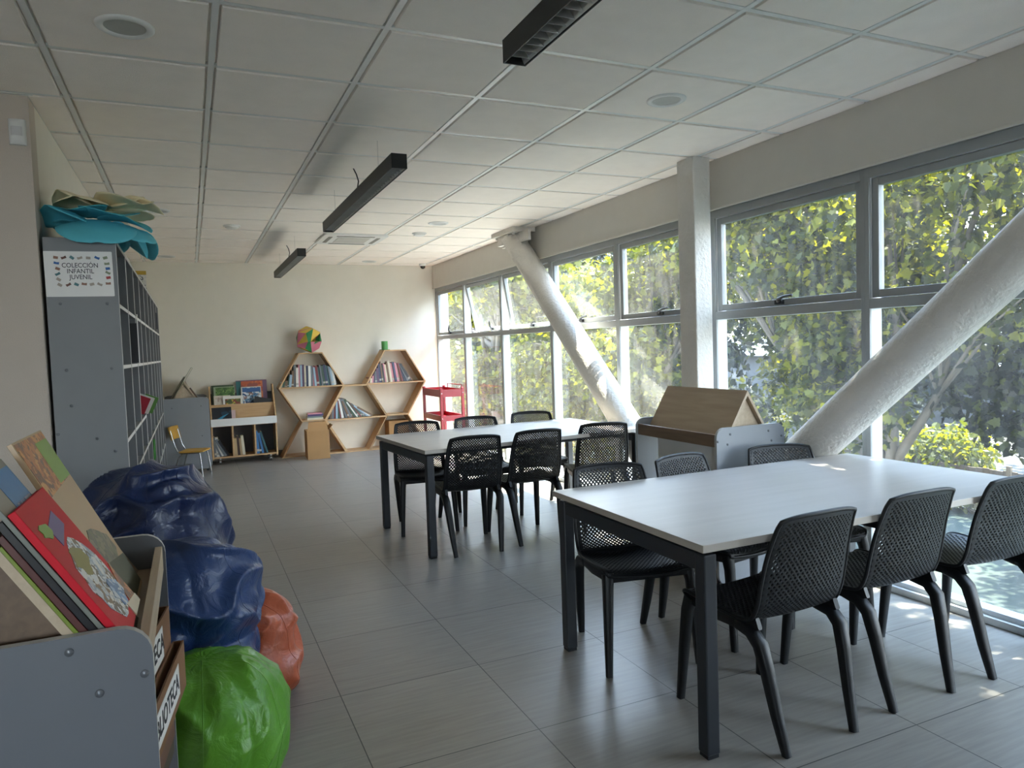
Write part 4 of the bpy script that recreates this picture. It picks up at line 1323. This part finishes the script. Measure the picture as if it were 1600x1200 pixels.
# books leaning on the back stand
qb = quat((0, 1, 0), (math.cos(th), 0, math.sin(th)))
BSG = 'books leaning on the back left stand'
def on_back(z, off, y, side):
    x = -0.07 + side * 0.118 * (1.10 - z) / 0.198
    return Vector((x, y, z)) + Vector((side * math.sin(th), 0, math.cos(th))) * off
ql = quat((0, -1, 0), (math.cos(th), 0, math.sin(th)))
qr = quat((0, 1, 0), (-math.cos(th), 0, math.sin(th)))
slab_book('tall green-edged book leaning on the left slope of the back stand', 0.30, 0.50, 0.02, cov('sea', (84, 116, 100)), ql, on_back(0.83, 0.001, 9.80, -1), None, BSG)
slab_book('dark grey book under the green-edged one on the back stand', 0.26, 0.36, 0.016, cov('graphite', (74, 74, 72)), ql, on_back(0.83, 0.023, 9.80, -1), None, BSG)
slab_book('small brown book leaning on the right slope of the back stand', 0.24, 0.22, 0.018, cov('umber', (86, 66, 52)), qr, on_back(0.83, 0.001, 9.50, 1), None, BSG)

# ------------------------------------------------------------------ small chair with yellow seat
kc = thing('small_chair', 'small school chair with yellow seat and steel legs by the back book stand', 'chair', (-0.02, 9.22, 0), R_(-18))
YEL = mat('yellow_ply', (196, 150, 62), 0.5)
MB().prism(rounded(-0.115, 0.165, -0.15, 0.15, 0.03), 'z', 0.288, 0.304).build('seat', YEL, kc, bevel=0.004)
bk_ = MB()
bk_.grid(lambda u, v: (-0.175 - 0.035 * v - 0.02 * (1 - (2 * u - 1) ** 2), -0.15 + 0.30 * u, 0.44 + 0.15 * v), 9, 4)
bk_.build('backrest', YEL, kc, solid=0.012, smooth=60)
for s in (-1, 1):
    MB().tube([(0.115, s * 0.13, 0.282), (0.125, s * 0.14, 0.24), (0.150, s * 0.16, 0.0)], 0.0095, 8).build('leg', M['steel'], kc, smooth=60)
    MB().tube([(-0.085, s * 0.13, 0.27), (-0.12, s * 0.14, 0.23), (-0.185, s * 0.16, 0.0)], 0.0095, 8).build('leg', M['steel'], kc, smooth=60)
    MB().tube([(0.115, s * 0.13, 0.281), (-0.085, s * 0.13, 0.281), (-0.125, s * 0.125, 0.30), (-0.155, s * 0.12, 0.36), (-0.178, s * 0.12, 0.45), (-0.20, s * 0.12, 0.55)], 0.0095, 8).build('seat_rail', M['steel'], kc, smooth=60)

# ------------------------------------------------------------------ red trolley
rc = thing('trolley', 'red three-tier trolley in the corner beside the windows', 'trolley', (3.01, 9.06, 0))
CW, CL = 0.335, 0.80
for x in (0.0, CW - 0.035):
    for y in (0.0, CL - 0.035):
        p = MB().box(x, x + 0.035, y, y + 0.035, 0.06, 0.865).build('post', M['red'], rc, bevel=0.003)
        MB().tube([(x + 0.006, y + 0.0175, 0.03), (x + 0.029, y + 0.0175, 0.03)], 0.03, 12).build('caster', M['black'], p)
for z, h in ((0.745, 0.10), (0.42, 0.075), (0.13, 0.075)):
    q = MB()
    q.box(0.035, CW - 0.035, 0.006, 0.020, z, z + h)
    q.box(0.035, CW - 0.035, CL - 0.020, CL - 0.006, z, z + h)
    q.box(0.006, 0.020, 0.035, CL - 0.035, z, z + h)
    q.box(CW - 0.020, CW - 0.006, 0.035, CL - 0.035, z, z + h)
    q.box(0.020, CW - 0.020, 0.020, CL - 0.020, z + 0.004, z + 0.016)
    q.build('tray', M['red'], rc)
    sc = MB()
    for x in (0.0175, CW - 0.0175):
        sc.lathe([(0.006, 0), (0.006, 0.002), (0, 0.003)], 8, (x, z + h / 2, 0.0))
    sc.build('screws', M['steel'], rc, (0, 0, 0), (PI / 2, 0, 0))
hd = MB()
hd.box(CW + 0.001, CW + 0.012, 0.10, 0.118, 0.745, 0.90); hd.box(CW + 0.001, CW + 0.012, 0.68, 0.698, 0.745, 0.90); hd.box(CW + 0.001, CW + 0.012, 0.10, 0.698, 0.888, 0.90)
hd.build('handle', M['red'], rc)

# ------------------------------------------------------------------ grey bookcases along the side wall
LKG = 'tall grey bookcases along the side wall'
BAY, N_BAY, LX0, LX1, LH, LY0 = 0.575, 9, -0.605, -0.300, 1.985, 4.03
def edged(mb, axis, ids, name, parent, ma=None):
    return mb.build(name, [ma or M['lock'], M['lam_edge']], parent)
POSN = ['nearest the camera, with a paper notice on its end', 'second from the notice, a white booklet sticking out', 'third from the notice, bright picture books in a cubby', 'fourth from the notice, just past the bright picture books',
        'fifth from the notice, green cord hanging beside it', 'sixth from the notice', 'seventh from the notice, white speckled box on top', 'last but one before the back book stand', 'last before the back book stand']
shz = [0.06, 0.40, 0.765, 1.355, 1.66]
for k in range(N_BAY):
    t = thing('bookcase', 'tall grey bookcase ' + POSN[k], 'bookcase', (LX0, LY0 + k * BAY, 0), 0, LKG)
    D = LX1 - LX0
    for y in (0.0005, BAY - 0.0185):
        p = MB().box(0, D - 0.002, y, y + 0.018, 0.0, LH, 0)
        p.box(D - 0.002, D, y, y + 0.018, 0.0, LH, 1)
        e = p.build('side_panel', [M['lock'], M['lam_edge']], t)
        if k == 0 and y < 0.01:
            for bx, bz in [(-0.549, 1.669), (-0.352, 1.669), (-0.541, 1.35), (-0.35, 1.351), (-0.531, 1.178), (-0.432, 1.011), (-0.357, 0.942), (-0.594, 1.044)]:
                MB().lathe([(0.0075, 0.0), (0.0075, 0.002), (0.004, 0.0035), (0.0, 0.004)], 12).build('bolt', M['screw'], e, (bx - LX0, 0.0005, bz), (PI / 2, 0, 0), smooth=40)
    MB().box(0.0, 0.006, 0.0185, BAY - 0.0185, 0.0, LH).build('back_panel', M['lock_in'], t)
    for z in shz + ([0.985] if k < 3 else []) + [LH - 0.018]:
        s = MB().box(0.006, D - 0.003, 0.0185, BAY - 0.0185, z - 0.009 if z < 1.9 else z, z + 0.009 if z < 1.9 else z + 0.018, 0)
        a = (z - 0.009, z + 0.009) if z < 1.9 else (z, z + 0.018)
        s.box(D - 0.003, D - 0.001, 0.0185, BAY - 0.0185, a[0], a[1], 1)
        s.build('shelf', [M['lock'], M['white'] if 0.9 < z < 1.9 else M['lam_edge']], t)

# paper notice on the end of the first bookcase
sg = thing('notice', 'white paper notice with dark lettering and little books round it', 'sign', (-0.4605, LY0 - 0.0002, 1.812), 0)
sg.rotation_euler = (0, math.radians(-0.5), 0)
MB().prism(rounded(-0.144, 0.142, -0.109, 0.108, 0.004, n=2), 'y', -0.0012, -0.0002).build('sheet', M['paper'], sg)
for i, s in enumerate(('COLECCIÓN', 'INFANTIL', 'JUVENIL')):
    lt = text_mesh(s, 0.0265, 'lettering', mat('grey_ink', (74, 72, 78), 0.7), sg, (0.004, -0.0016, 0.040 - 0.028 * i), (PI / 2, 0, 0), 0.0003, 0.0002)
    lt.scale = (1, 1.18, 1)
icons = [(-0.095, .078, 'b'), (-0.062, .078, 'n'), (-0.028, .078, 't'), (0.005, .077, 'o'), (0.04, .077, 'o'), (0.078, .078, 'u'), (0.112, .078, 'g'), (-0.093, .052, 'u'), (-0.09, .025, 'b'), (-0.091, .0, 't'), (-0.089, -.026, 'o'),
         (0.118, .05, 'g'), (0.12, .026, 'u'), (0.12, .006, 'g'), (0.12, -.018, 'r'), (0.118, -.046, 'b'), (-0.086, -.052, 'o'), (-0.05, -.051, 'n'), (-0.017, -.05, 't'), (0.016, -.048, 'b'), (0.048, -.05, 'o'), (0.082, -.05, 'o')]
icol = {'b': (150, 112, 96), 'n': (110, 78, 70), 't': (84, 126, 132), 'o': (172, 160, 150), 'u': (60, 106, 168), 'g': (140, 148, 124), 'r': (176, 76, 78)}
for i, (x, z, c) in enumerate(icons):
    a = 0.5 * math.sin(i * 2.3)
    ca, sa = math.cos(a), math.sin(a)
    q = [(-0.011, -0.006), (0.011, -0.006), (0.011, 0.006), (0.0, 0.0035), (-0.011, 0.006)] if i % 2 else [(-0.010, -0.005), (0.009, -0.008), (0.011, 0.004), (-0.008, 0.008)]
    MB().prism([(x + px * ca - pz * sa, z + px * sa + pz * ca) for px, pz in q], 'y', -0.0016, -0.0011).build('printed_book', mat('print_icon_' + c, icol[c], 0.7), sg)

# things standing out of the cubbies and on top
o = MB()
o.box(-0.40, -0.268, 4.70, 4.704, 1.372, 1.60, 0); o.box(-0.40, -0.268, 4.736, 4.74, 1.372, 1.60, 0); o.box(-0.268, -0.264, 4.70, 4.74, 1.366, 1.652, 1)
o = o.build('booklet', [mat('dark_grey_card', (62, 62, 66), 0.6), M['paper']], None)
tag(o, 'dark booklet with a white edge sticking out of a grey cubby below the notice', 'booklet')
for k, (c, nm, dy) in enumerate((((88, 134, 62), 'green', 0.0), ((214, 212, 206), 'white', 0.016), ((170, 44, 58), 'red', 0.032))):
    o = MB().box(0, 0.10, 0, 0.014, 0, 0.12).build('book', mat('spine_' + nm, c, 0.45), None, (-0.405 + 0.025 * (2 - k), 5.75 - dy * 1.3, 1.038), (0, 0, 0))
    o.rotation_euler = (0, math.radians(24), 0)
    tag(o, '%s book in the trio standing out of the grey bookcase' % nm, 'book', 'bright books in a grey cubby')
cdm = MB()
cdm.tube([(-0.294, 6.36 + 0.02 * math.sin(q), 0.745 - 0.16 * q / 6) for q in np.linspace(0, 6, 14)], 0.006, 6)
cdm.tube([(-0.290, 6.40 + 0.015 * math.cos(q), 0.745 - 0.15 * q / 6) for q in np.linspace(0, 6, 14)], 0.006, 6)
tag(cdm.build('green_cord', mat('green_cord', (70, 148, 64), 0.5), None, smooth=60), 'green cord hanging from a low shelf of the grey bookcases', 'cord')
wb = thing('white_box', 'white speckled box with a yellow lid on top of the grey bookcases', 'box', (-0.42, 7.42, LH + 0.0005), 0.1)
MB().box(-0.09, 0.09, -0.12, 0.12, 0, 0.165).build('body', picture_mat('print_speckle', [(214, 212, 206), (220, 218, 212), (206, 206, 204), (224, 222, 216), (86, 92, 108), (222, 220, 212)], 60), wb)
MB().box(-0.093, 0.093, -0.123, 0.123, 0.165, 0.20).build('lid', mat('mustard_card', (196, 160, 62), 0.6), wb, bevel=0.003)
fr_ = MB().box(-0.296, -0.290, 8.43, 8.47, 1.70, 1.87).build('hanging_tag', mat('dark_blue_card', (44, 48, 70), 0.6), None)
tag(fr_, 'dark blue card hanging near the far end of the grey bookcases', 'card')

# big paper flowers on top of the first bookcase
def petal(c, ang, L_, W_, rise, droop, cup, m):
    """broad round-ended paper petal: starts at c, heads along ang, rises then droops, edges curved by cup"""
    ca, sa = math.cos(ang), math.sin(ang)
    def fn(u, v):
        s = 2 * u - 1
        wv = W_ * (0.35 + 0.65 * min(1.0, v / 0.5) ** 0.8) if v < 0.55 else W_ * math.sqrt(max(0.0, 1 - ((v - 0.55) / 0.455) ** 2))
        x, y = L_ * v * (1 - 0.25 * max(0.0, droop) * v), s * wv
        z = rise * v - droop * L_ * v * v + cup * s * s * wv
        return (c[0] + x * ca - y * sa, c[1] + x * sa + y * ca, c[2] + z)
    return MB().grid(fn, 15, 19).build('petal', m, None, solid=0.0012, smooth=180)
def flower(name, label, cat, loc, petals, m):
    t = thing(name, label, cat, loc)
    for p in petals:
        o = petal(*p, m)
        o.parent = t
    return t
TEAL = mat('teal_paper', (92, 190, 208), 0.6, var=0.05)
CRM = mat('cream_paper', (230, 218, 184), 0.6, var=0.03)
flower('paper_flower', 'big teal paper flower on top of the nearest grey bookcase', 'paper flower', (-0.40, 4.28, LH + 0.06),
       [((0.0, -0.02, 0.05), R_(-84), 0.36, 0.175, 0.07, 0.58, -0.22), ((-0.03, 0, 0.05), R_(-128), 0.27, 0.13, 0.09, 0.15, -0.5), ((0.02, 0, 0.05), R_(-42), 0.33, 0.14, 0.05, 0.50, -0.2),
        ((0.05, 0.02, 0.02), R_(-12), 0.22, 0.11, 0.02, 0.75, 0.5), ((0.04, 0.06, 0.02), R_(38), 0.30, 0.13, 0.04, 0.55, 0.2), ((-0.03, 0.03, 0.03), R_(170), 0.18, 0.13, 0.05, 0.3, 0.1),
        ((0.0, 0.06, 0.03), R_(95), 0.30, 0.15, 0.05, 0.5, -0.2), ((0.0, -0.02, 0.075), R_(-62), 0.30, 0.14, 0.04, 0.22, 0.15), ((-0.02, -0.02, 0.075), R_(-105), 0.27, 0.13, 0.05, 0.20, 0.2),
        ((0.02, 0.0, 0.065), R_(-20), 0.27, 0.12, 0.03, 0.35, 0.2)], TEAL)
flower('paper_flower', 'cream paper flower lying over the teal one on the grey bookcase', 'paper flower', (-0.39, 4.28, LH + 0.185),
       [((-0.02, 0, 0), R_(-100), 0.30, 0.13, 0.10, 0.30, -0.35), ((0.02, 0, 0.0), R_(-48), 0.31, 0.14, 0.05, 0.18, 0.25), ((0, 0, 0.0), R_(-140), 0.22, 0.12, 0.12, 0.25, -0.5), ((0.03, 0, 0.0), R_(-5), 0.30, 0.13, 0.07, 0.30, 0.3),
        ((0.02, 0.03, 0.0), R_(45), 0.30, 0.13, 0.08, 0.3, -0.1), ((0, 0.03, 0.0), R_(110), 0.24, 0.13, 0.09, 0.3, 0.1), ((0.05, -0.02, 0.015), R_(-25), 0.20, 0.09, 0.09, 0.25, -0.6)], CRM)

# ------------------------------------------------------------------ beanbags
def leather(name, col, rough=0.33):
    m, t, b = new_mat(name)
    tc = t.nodes.new('ShaderNodeTexCoord')
    n1 = t.nodes.new('ShaderNodeTexNoise')
    n1.inputs['Scale'].default_value = 3.5
    n1.inputs['Detail'].default_value = 5
    n1.inputs['Distortion'].default_value = 0.8
    t.links.new(tc.outputs['Object'], n1.inputs['Vector'])
    c = lin(col)
    rp = t.nodes.new('ShaderNodeValToRGB')
    rp.color_ramp.elements[0].color = tuple(v * 0.8 for v in c) + (1,)
    rp.color_ramp.elements[1].color = tuple(min(1, v * 1.2) for v in c) + (1,)
    t.links.new(n1.outputs['Fac'], rp.inputs[0])
    t.links.new(rp.outputs[0], b.inputs['Base Color'])
    b.inputs['Roughness'].default_value = rough
    n2 = t.nodes.new('ShaderNodeTexNoise')
    n2.inputs['Scale'].default_value = 14
    n2.inputs['Detail'].default_value = 5
    n2.inputs['Distortion'].default_value = 1.2
    t.links.new(tc.outputs['Object'], n2.inputs['Vector'])
    bp = t.nodes.new('ShaderNodeBump')
    bp.inputs['Strength'].default_value = 0.5
    bp.inputs['Distance'].default_value = 0.02
    t.links.new(n2.outputs['Fac'], bp.inputs['Height'])
    t.links.new(bp.outputs[0], b.inputs['Normal'])
    return m

def beanbag(label, loc, prof, sx, sy, m, seed, fold=0.05, crumple=0.03, lean=(0, 0), panels=6, seam_r=0.004, gather=0.0):
    """closed bag: prof = [(radius, height)] from the floor to the top, pushed about by folds"""
    t = thing('beanbag', label, 'beanbag', loc, 0, 'beanbags heaped by the bookcases')
    P = catmull([(p[0], p[1], 0) for p in prof], 81)
    H = prof[-1][1]
    so = Vector((seed * 3.1, seed * 1.7, seed * 0.9))
    def fn(u, v):
        k = min(79.999, v * 80)
        i = int(k)
        a = P[i].lerp(P[i + 1], k - i)
        r, z = max(0.0, a.x), max(0.0, a.y)
        ang = 2 * PI * u
        d = Vector((math.cos(ang), math.sin(ang), 0))
        q = Vector((d.x * r, d.y * r, z)) + so
        low = min(1.0, z / 0.06)
        f1 = noise.noise(q * 4.0) * fold
        f2 = (1 - (noise.noise(q * 5.5 + Vector((5, 2, 1))) ** 2 + 0.0015) ** 0.5 * 2.2) ** 2 * crumple
        f3 = noise.noise(q * 11.0) * crumple * 0.14
        pan = -0.010 * (1 - abs(math.sin(panels * ang / 2))) ** 4
        rad = r + (f1 + f2 + f3 + pan) * low * min(1.0, r / 0.10)
        rad -= gather * abs(math.sin(11 * ang + 2 * noise.noise(q * 3))) * max(0.0, z / H - 0.55) * (r + 0.03)
        zz = z + (noise.noise(q * 4.5 + Vector((0, 9, 4))) * fold * 0.9 + (f2 - crumple * 0.4) * 0.7) * low * (0.4 + 0.6 * z / H)
        zz = max(0.0, zz)
        e = (zz / H)
        return (d.x * rad * sx + lean[0] * e, d.y * rad * sy + lean[1] * e, zz)
    b = MB().grid(fn, 260, 170, closed_u=True)
    b.build('body', m, t, smooth=180)
    sm = MB()
    for k in range(panels):
        u = (k + 0.5) / panels
        sm.tube([Vector(fn(u, v)) * 1.0 for v in np.linspace(0.12, 0.97, 60)], seam_r, 5, cap=True)
    sm.build('seams', m, t, smooth=180)
    return t, fn
NAVY = leather('navy_leatherette', (30, 45, 84), 0.30)
BLUE = leather('blue_leatherette', (40, 64, 112), 0.32)
GREEN = leather('green_leatherette', (88, 146, 38), 0.36)
ORANGE = leather('orange_leatherette', (188, 94, 62), 0.30)
beanbag('big navy beanbag slumped against the end of the grey bookcases', (-0.225, 3.60, 0), [(0.0, 0.0), (0.27, 0.0), (0.345, 0.10), (0.365, 0.30), (0.345, 0.50), (0.29, 0.68), (0.19, 0.82), (0.07, 0.905), (0.0, 0.915)], 1.0, 0.90, NAVY, 3, 0.034, 0.055, (0.03, 0.06), 6, 0.0016)
bb, bfn = beanbag('blue crumpled beanbag in front of the navy one, with a zipped base', (-0.135, 2.88, 0), [(0.0, 0.0), (0.22, 0.0), (0.268, 0.06), (0.275, 0.20), (0.270, 0.335), (0.262, 0.372), (0.296, 0.47), (0.285, 0.56), (0.22, 0.66), (0.10, 0.715), (0.0, 0.72)], 1.05, 0.86, BLUE, 8, 0.024, 0.046, (0.02, 0.02), 5, 0.0016)
zp = MB()
for dz in (-0.004, 0.004):
    zp.tube([Vector(bfn(0.852 + dz, v)) * 1.012 for v in np.linspace(0.22, 0.46, 24)], 0.0045, 5)
zp.build('zipper', mat('zip_blue', (38, 92, 190), 0.5), bb)
beanbag('green beanbag, nearest the camera in the heap', (-0.035, 2.49, 0), [(0.0, 0.0), (0.20, 0.0), (0.262, 0.06), (0.275, 0.18), (0.25, 0.30), (0.18, 0.385), (0.08, 0.418), (0.0, 0.42)], 1.0, 0.92, GREEN, 5, 0.022, 0.014, (0.02, 0.0), 6, 0.0015, gather=0.10)
beanbag('orange-brown beanbag peeking out beside the blue and green ones', (0.125, 3.14, 0), [(0.0, 0.0), (0.20, 0.0), (0.245, 0.06), (0.25, 0.18), (0.225, 0.29), (0.15, 0.375), (0.06, 0.405), (0.0, 0.41)], 1.0, 0.86, ORANGE, 12, 0.04, 0.035, (-0.02, 0.0), 5, 0.0018)

# ------------------------------------------------------------------ ceiling fittings
LFG = 'linear lights in a row under the ceiling'
def linear_light(label, y0):
    t = thing('linear_light', label, 'ceiling light', (1.075, y0, 2.36), 0, LFG)
    L_, hw, h = 2.15, 0.0425, 0.078
    b = MB()
    b.box(-hw, -hw + 0.004, 0, L_, 0, h); b.box(hw - 0.004, hw, 0, L_, 0, h)
    b.box(-hw, hw, 0, 0.006, 0, h); b.box(-hw, hw, L_ - 0.006, L_, 0, h)
    b.box(-hw, hw, 0, L_, h - 0.004, h)
    b.build('housing', mat('black_powder_coat', (20, 22, 23), 0.45), t, bevel=0.001)
    l = MB()
    for s in (-1, 1):
        l.grid(lambda u, v: (s * (0.036 - 0.018 * v ** 0.7), 0.006 + (L_ - 0.012) * u, 0.004 + 0.05 * v), 2, 6)
    n = int(L_ / 0.052)
    for k in range(1, n):
        y = k * L_ / n
        l.grid(lambda u, v: (-0.036 + 0.072 * u, y + 0.012 * v, 0.006 + 0.03 * v), 7, 3)
    l.build('louver', M['louver'], t, solid=0.0008)
    MB().tube([(0, 0.03, 0.06), (0, L_ - 0.03, 0.06)], 0.008, 10).build('tube', mat('unlit_tube', (206, 208, 206), 0.4), t, smooth=60)
    for y in (0.45, 1.82):
        MB().tube([(0, y, h), (0, y, CE - 2.36)], 0.0011, 5).build('wire', M['steel'], t)
    MB().tube([(0, 1.10, h), (0.012, 1.09, 0.12), (0.03, 1.12, 0.18), (0.022, 1.14, 0.23), (0, 1.13, CE - 2.36)], 0.004, 6).build('cable', M['black'], t, smooth=60)
    return t
linear_light('black linear light cut off by the top of the picture, nearest the camera', 0.14)
linear_light('long black linear light hanging in the middle of the row', 3.77)
linear_light('black linear light farthest back, close to the back wall', 7.42)

DLG = 'recessed round downlights'
def downlight(label, x, y):
    t = thing('downlight', label, 'ceiling light', (x, y, CE - 0.0035), 0, DLG)
    MB().lathe([(0.072, 0.002), (0.072, -0.004), (0.078, -0.009), (0.092, -0.009), (0.100, -0.004), (0.101, 0.002)], 36).build('ring', M['white'], t, smooth=50)
    MB().lathe([(0.0715, -0.003), (0.064, -0.0015), (0.050, -0.0008), (0.0, -0.0005)], 36).build('reflector', M['lamp_in'], t, smooth=60)
    return t
downlight('round downlight at the upper left, over the picture books', -0.153, 3.06)
downlight('round downlight on the right, near the square pillar', 2.297, 3.075)
downlight('round downlight beside the cream and teal paper flowers', -0.182, 6.72)
downlight('round downlight over the far table, left of the far brace', 2.30, 6.78)
downlight('round downlight at the back left, above the low bookcase corner', -0.188, 9.71)
downlight('round downlight at the back right, above the red trolley', 2.328, 9.86)
for lab, x, y in (('flat round smoke detector in the middle of the left ceiling row', 0.433, 7.345), ('flat round smoke detector just beyond the downlight over the far table', 2.298, 7.41)):
    t = thing('smoke_detector', lab, 'smoke detector', (x, y, CE - 0.003), 0)
    MB().lathe([(0.0, -0.030), (0.045, -0.030), (0.060, -0.022), (0.062, -0.012)], 28).build('sensor', M['white'], t, smooth=50)
    MB().lathe([(0.0, -0.012), (0.072, -0.012), (0.078, -0.004), (0.078, 0.0), (0.0, 0.0)], 28).build('base', M['white'], t, smooth=50)
ac = thing('air_conditioner', 'square white ceiling air conditioner between the farther linear lights', 'air conditioner', (1.675, 7.90, CE - 0.003))
q = MB()
q.prism(rounded(-0.335, 0.335, -0.335, 0.335, 0.03), 'z', -0.022, 0.0)
q.build('panel', M['white'], ac, bevel=0.004)
MB().box(-0.17, 0.17, -0.17, 0.17, -0.026, -0.022).build('grille', mat('ac_grille', (196, 192, 186), 0.6), ac)
for k in range(4):
    a = k * PI / 2
    MB().box(-0.20, 0.20, 0.235, 0.275, -0.025, -0.0222).build('vane', mat('ac_vane', (120, 118, 112), 0.5), ac, (0, 0, 0), (0, 0, a))
cm = thing('dome_camera', 'small white dome camera in the far right corner of the ceiling', 'camera', (3.145, 10.04, CE - 0.003))
MB().lathe([(0.0, -0.035), (0.045, -0.035), (0.052, -0.02), (0.052, 0.0), (0.0, 0.0)], 24).build('base', M['white'], cm, smooth=40)
MB().lathe([(0.0, -0.075), (0.018, -0.071), (0.032, -0.058), (0.038, -0.035)], 24).build('dome', mat('smoked_dome', (20, 20, 22), 0.15), cm, smooth=60)
ms = thing('motion_sensor', 'white motion sensor high on the left wall', 'motion sensor', (-0.668, YW, 2.456))
q = MB()
q.grid(lambda u, v: (0.034 * math.cos(PI * (1 - u)), -0.036 * (0.55 + 0.45 * math.sin(PI * v) ** 0.4) * math.sin(PI * u) ** 0.6, -0.058 + 0.116 * v), 17, 11)
q.box(-0.034, 0.034, -0.006, 0.0, -0.058, 0.058)
q.build('housing', M['white'], ms, smooth=60)
MB().grid(lambda u, v: (0.022 * math.cos(PI * (1 - u)), -0.030 - 0.009 * math.sin(PI * u) ** 0.6, -0.022 + 0.042 * v), 11, 5).build('lens', mat('sensor_lens', (206, 204, 204), 0.35), ms, smooth=60)

# paper flower stuck low on a far window
pf = thing('window_flower', 'red paper flower with yellow petals stuck low on a far window', 'paper flower', (3.474, 6.40, 0.42))
q = MB()
for k in range(9):
    a = 2 * PI * k / 9
    q.prism([(0.05 * math.cos(a - .3), 0.05 * math.sin(a - .3)), (0.05 * math.cos(a + .3), 0.05 * math.sin(a + .3)), (0.115 * math.cos(a + .16), 0.115 * math.sin(a + .16)), (0.115 * math.cos(a - .16), 0.115 * math.sin(a - .16))], 'x', 0.0, 0.002)
q.build('petals', mat('pale_yellow_paper', (226, 212, 140), 0.6), pf)
MB().prism(oval(0, 0, 0.075, 0.075, 20), 'x', -0.006, 0.0).build('centre', mat('red_paper', (206, 40, 56), 0.6), pf)
MB().prism([(-0.02, -0.07), (0.02, -0.07), (0.06, -0.26), (-0.05, -0.26)], 'x', 0.0, 0.002).build('stalk', mat('lime_paper', (170, 186, 70), 0.6), pf)
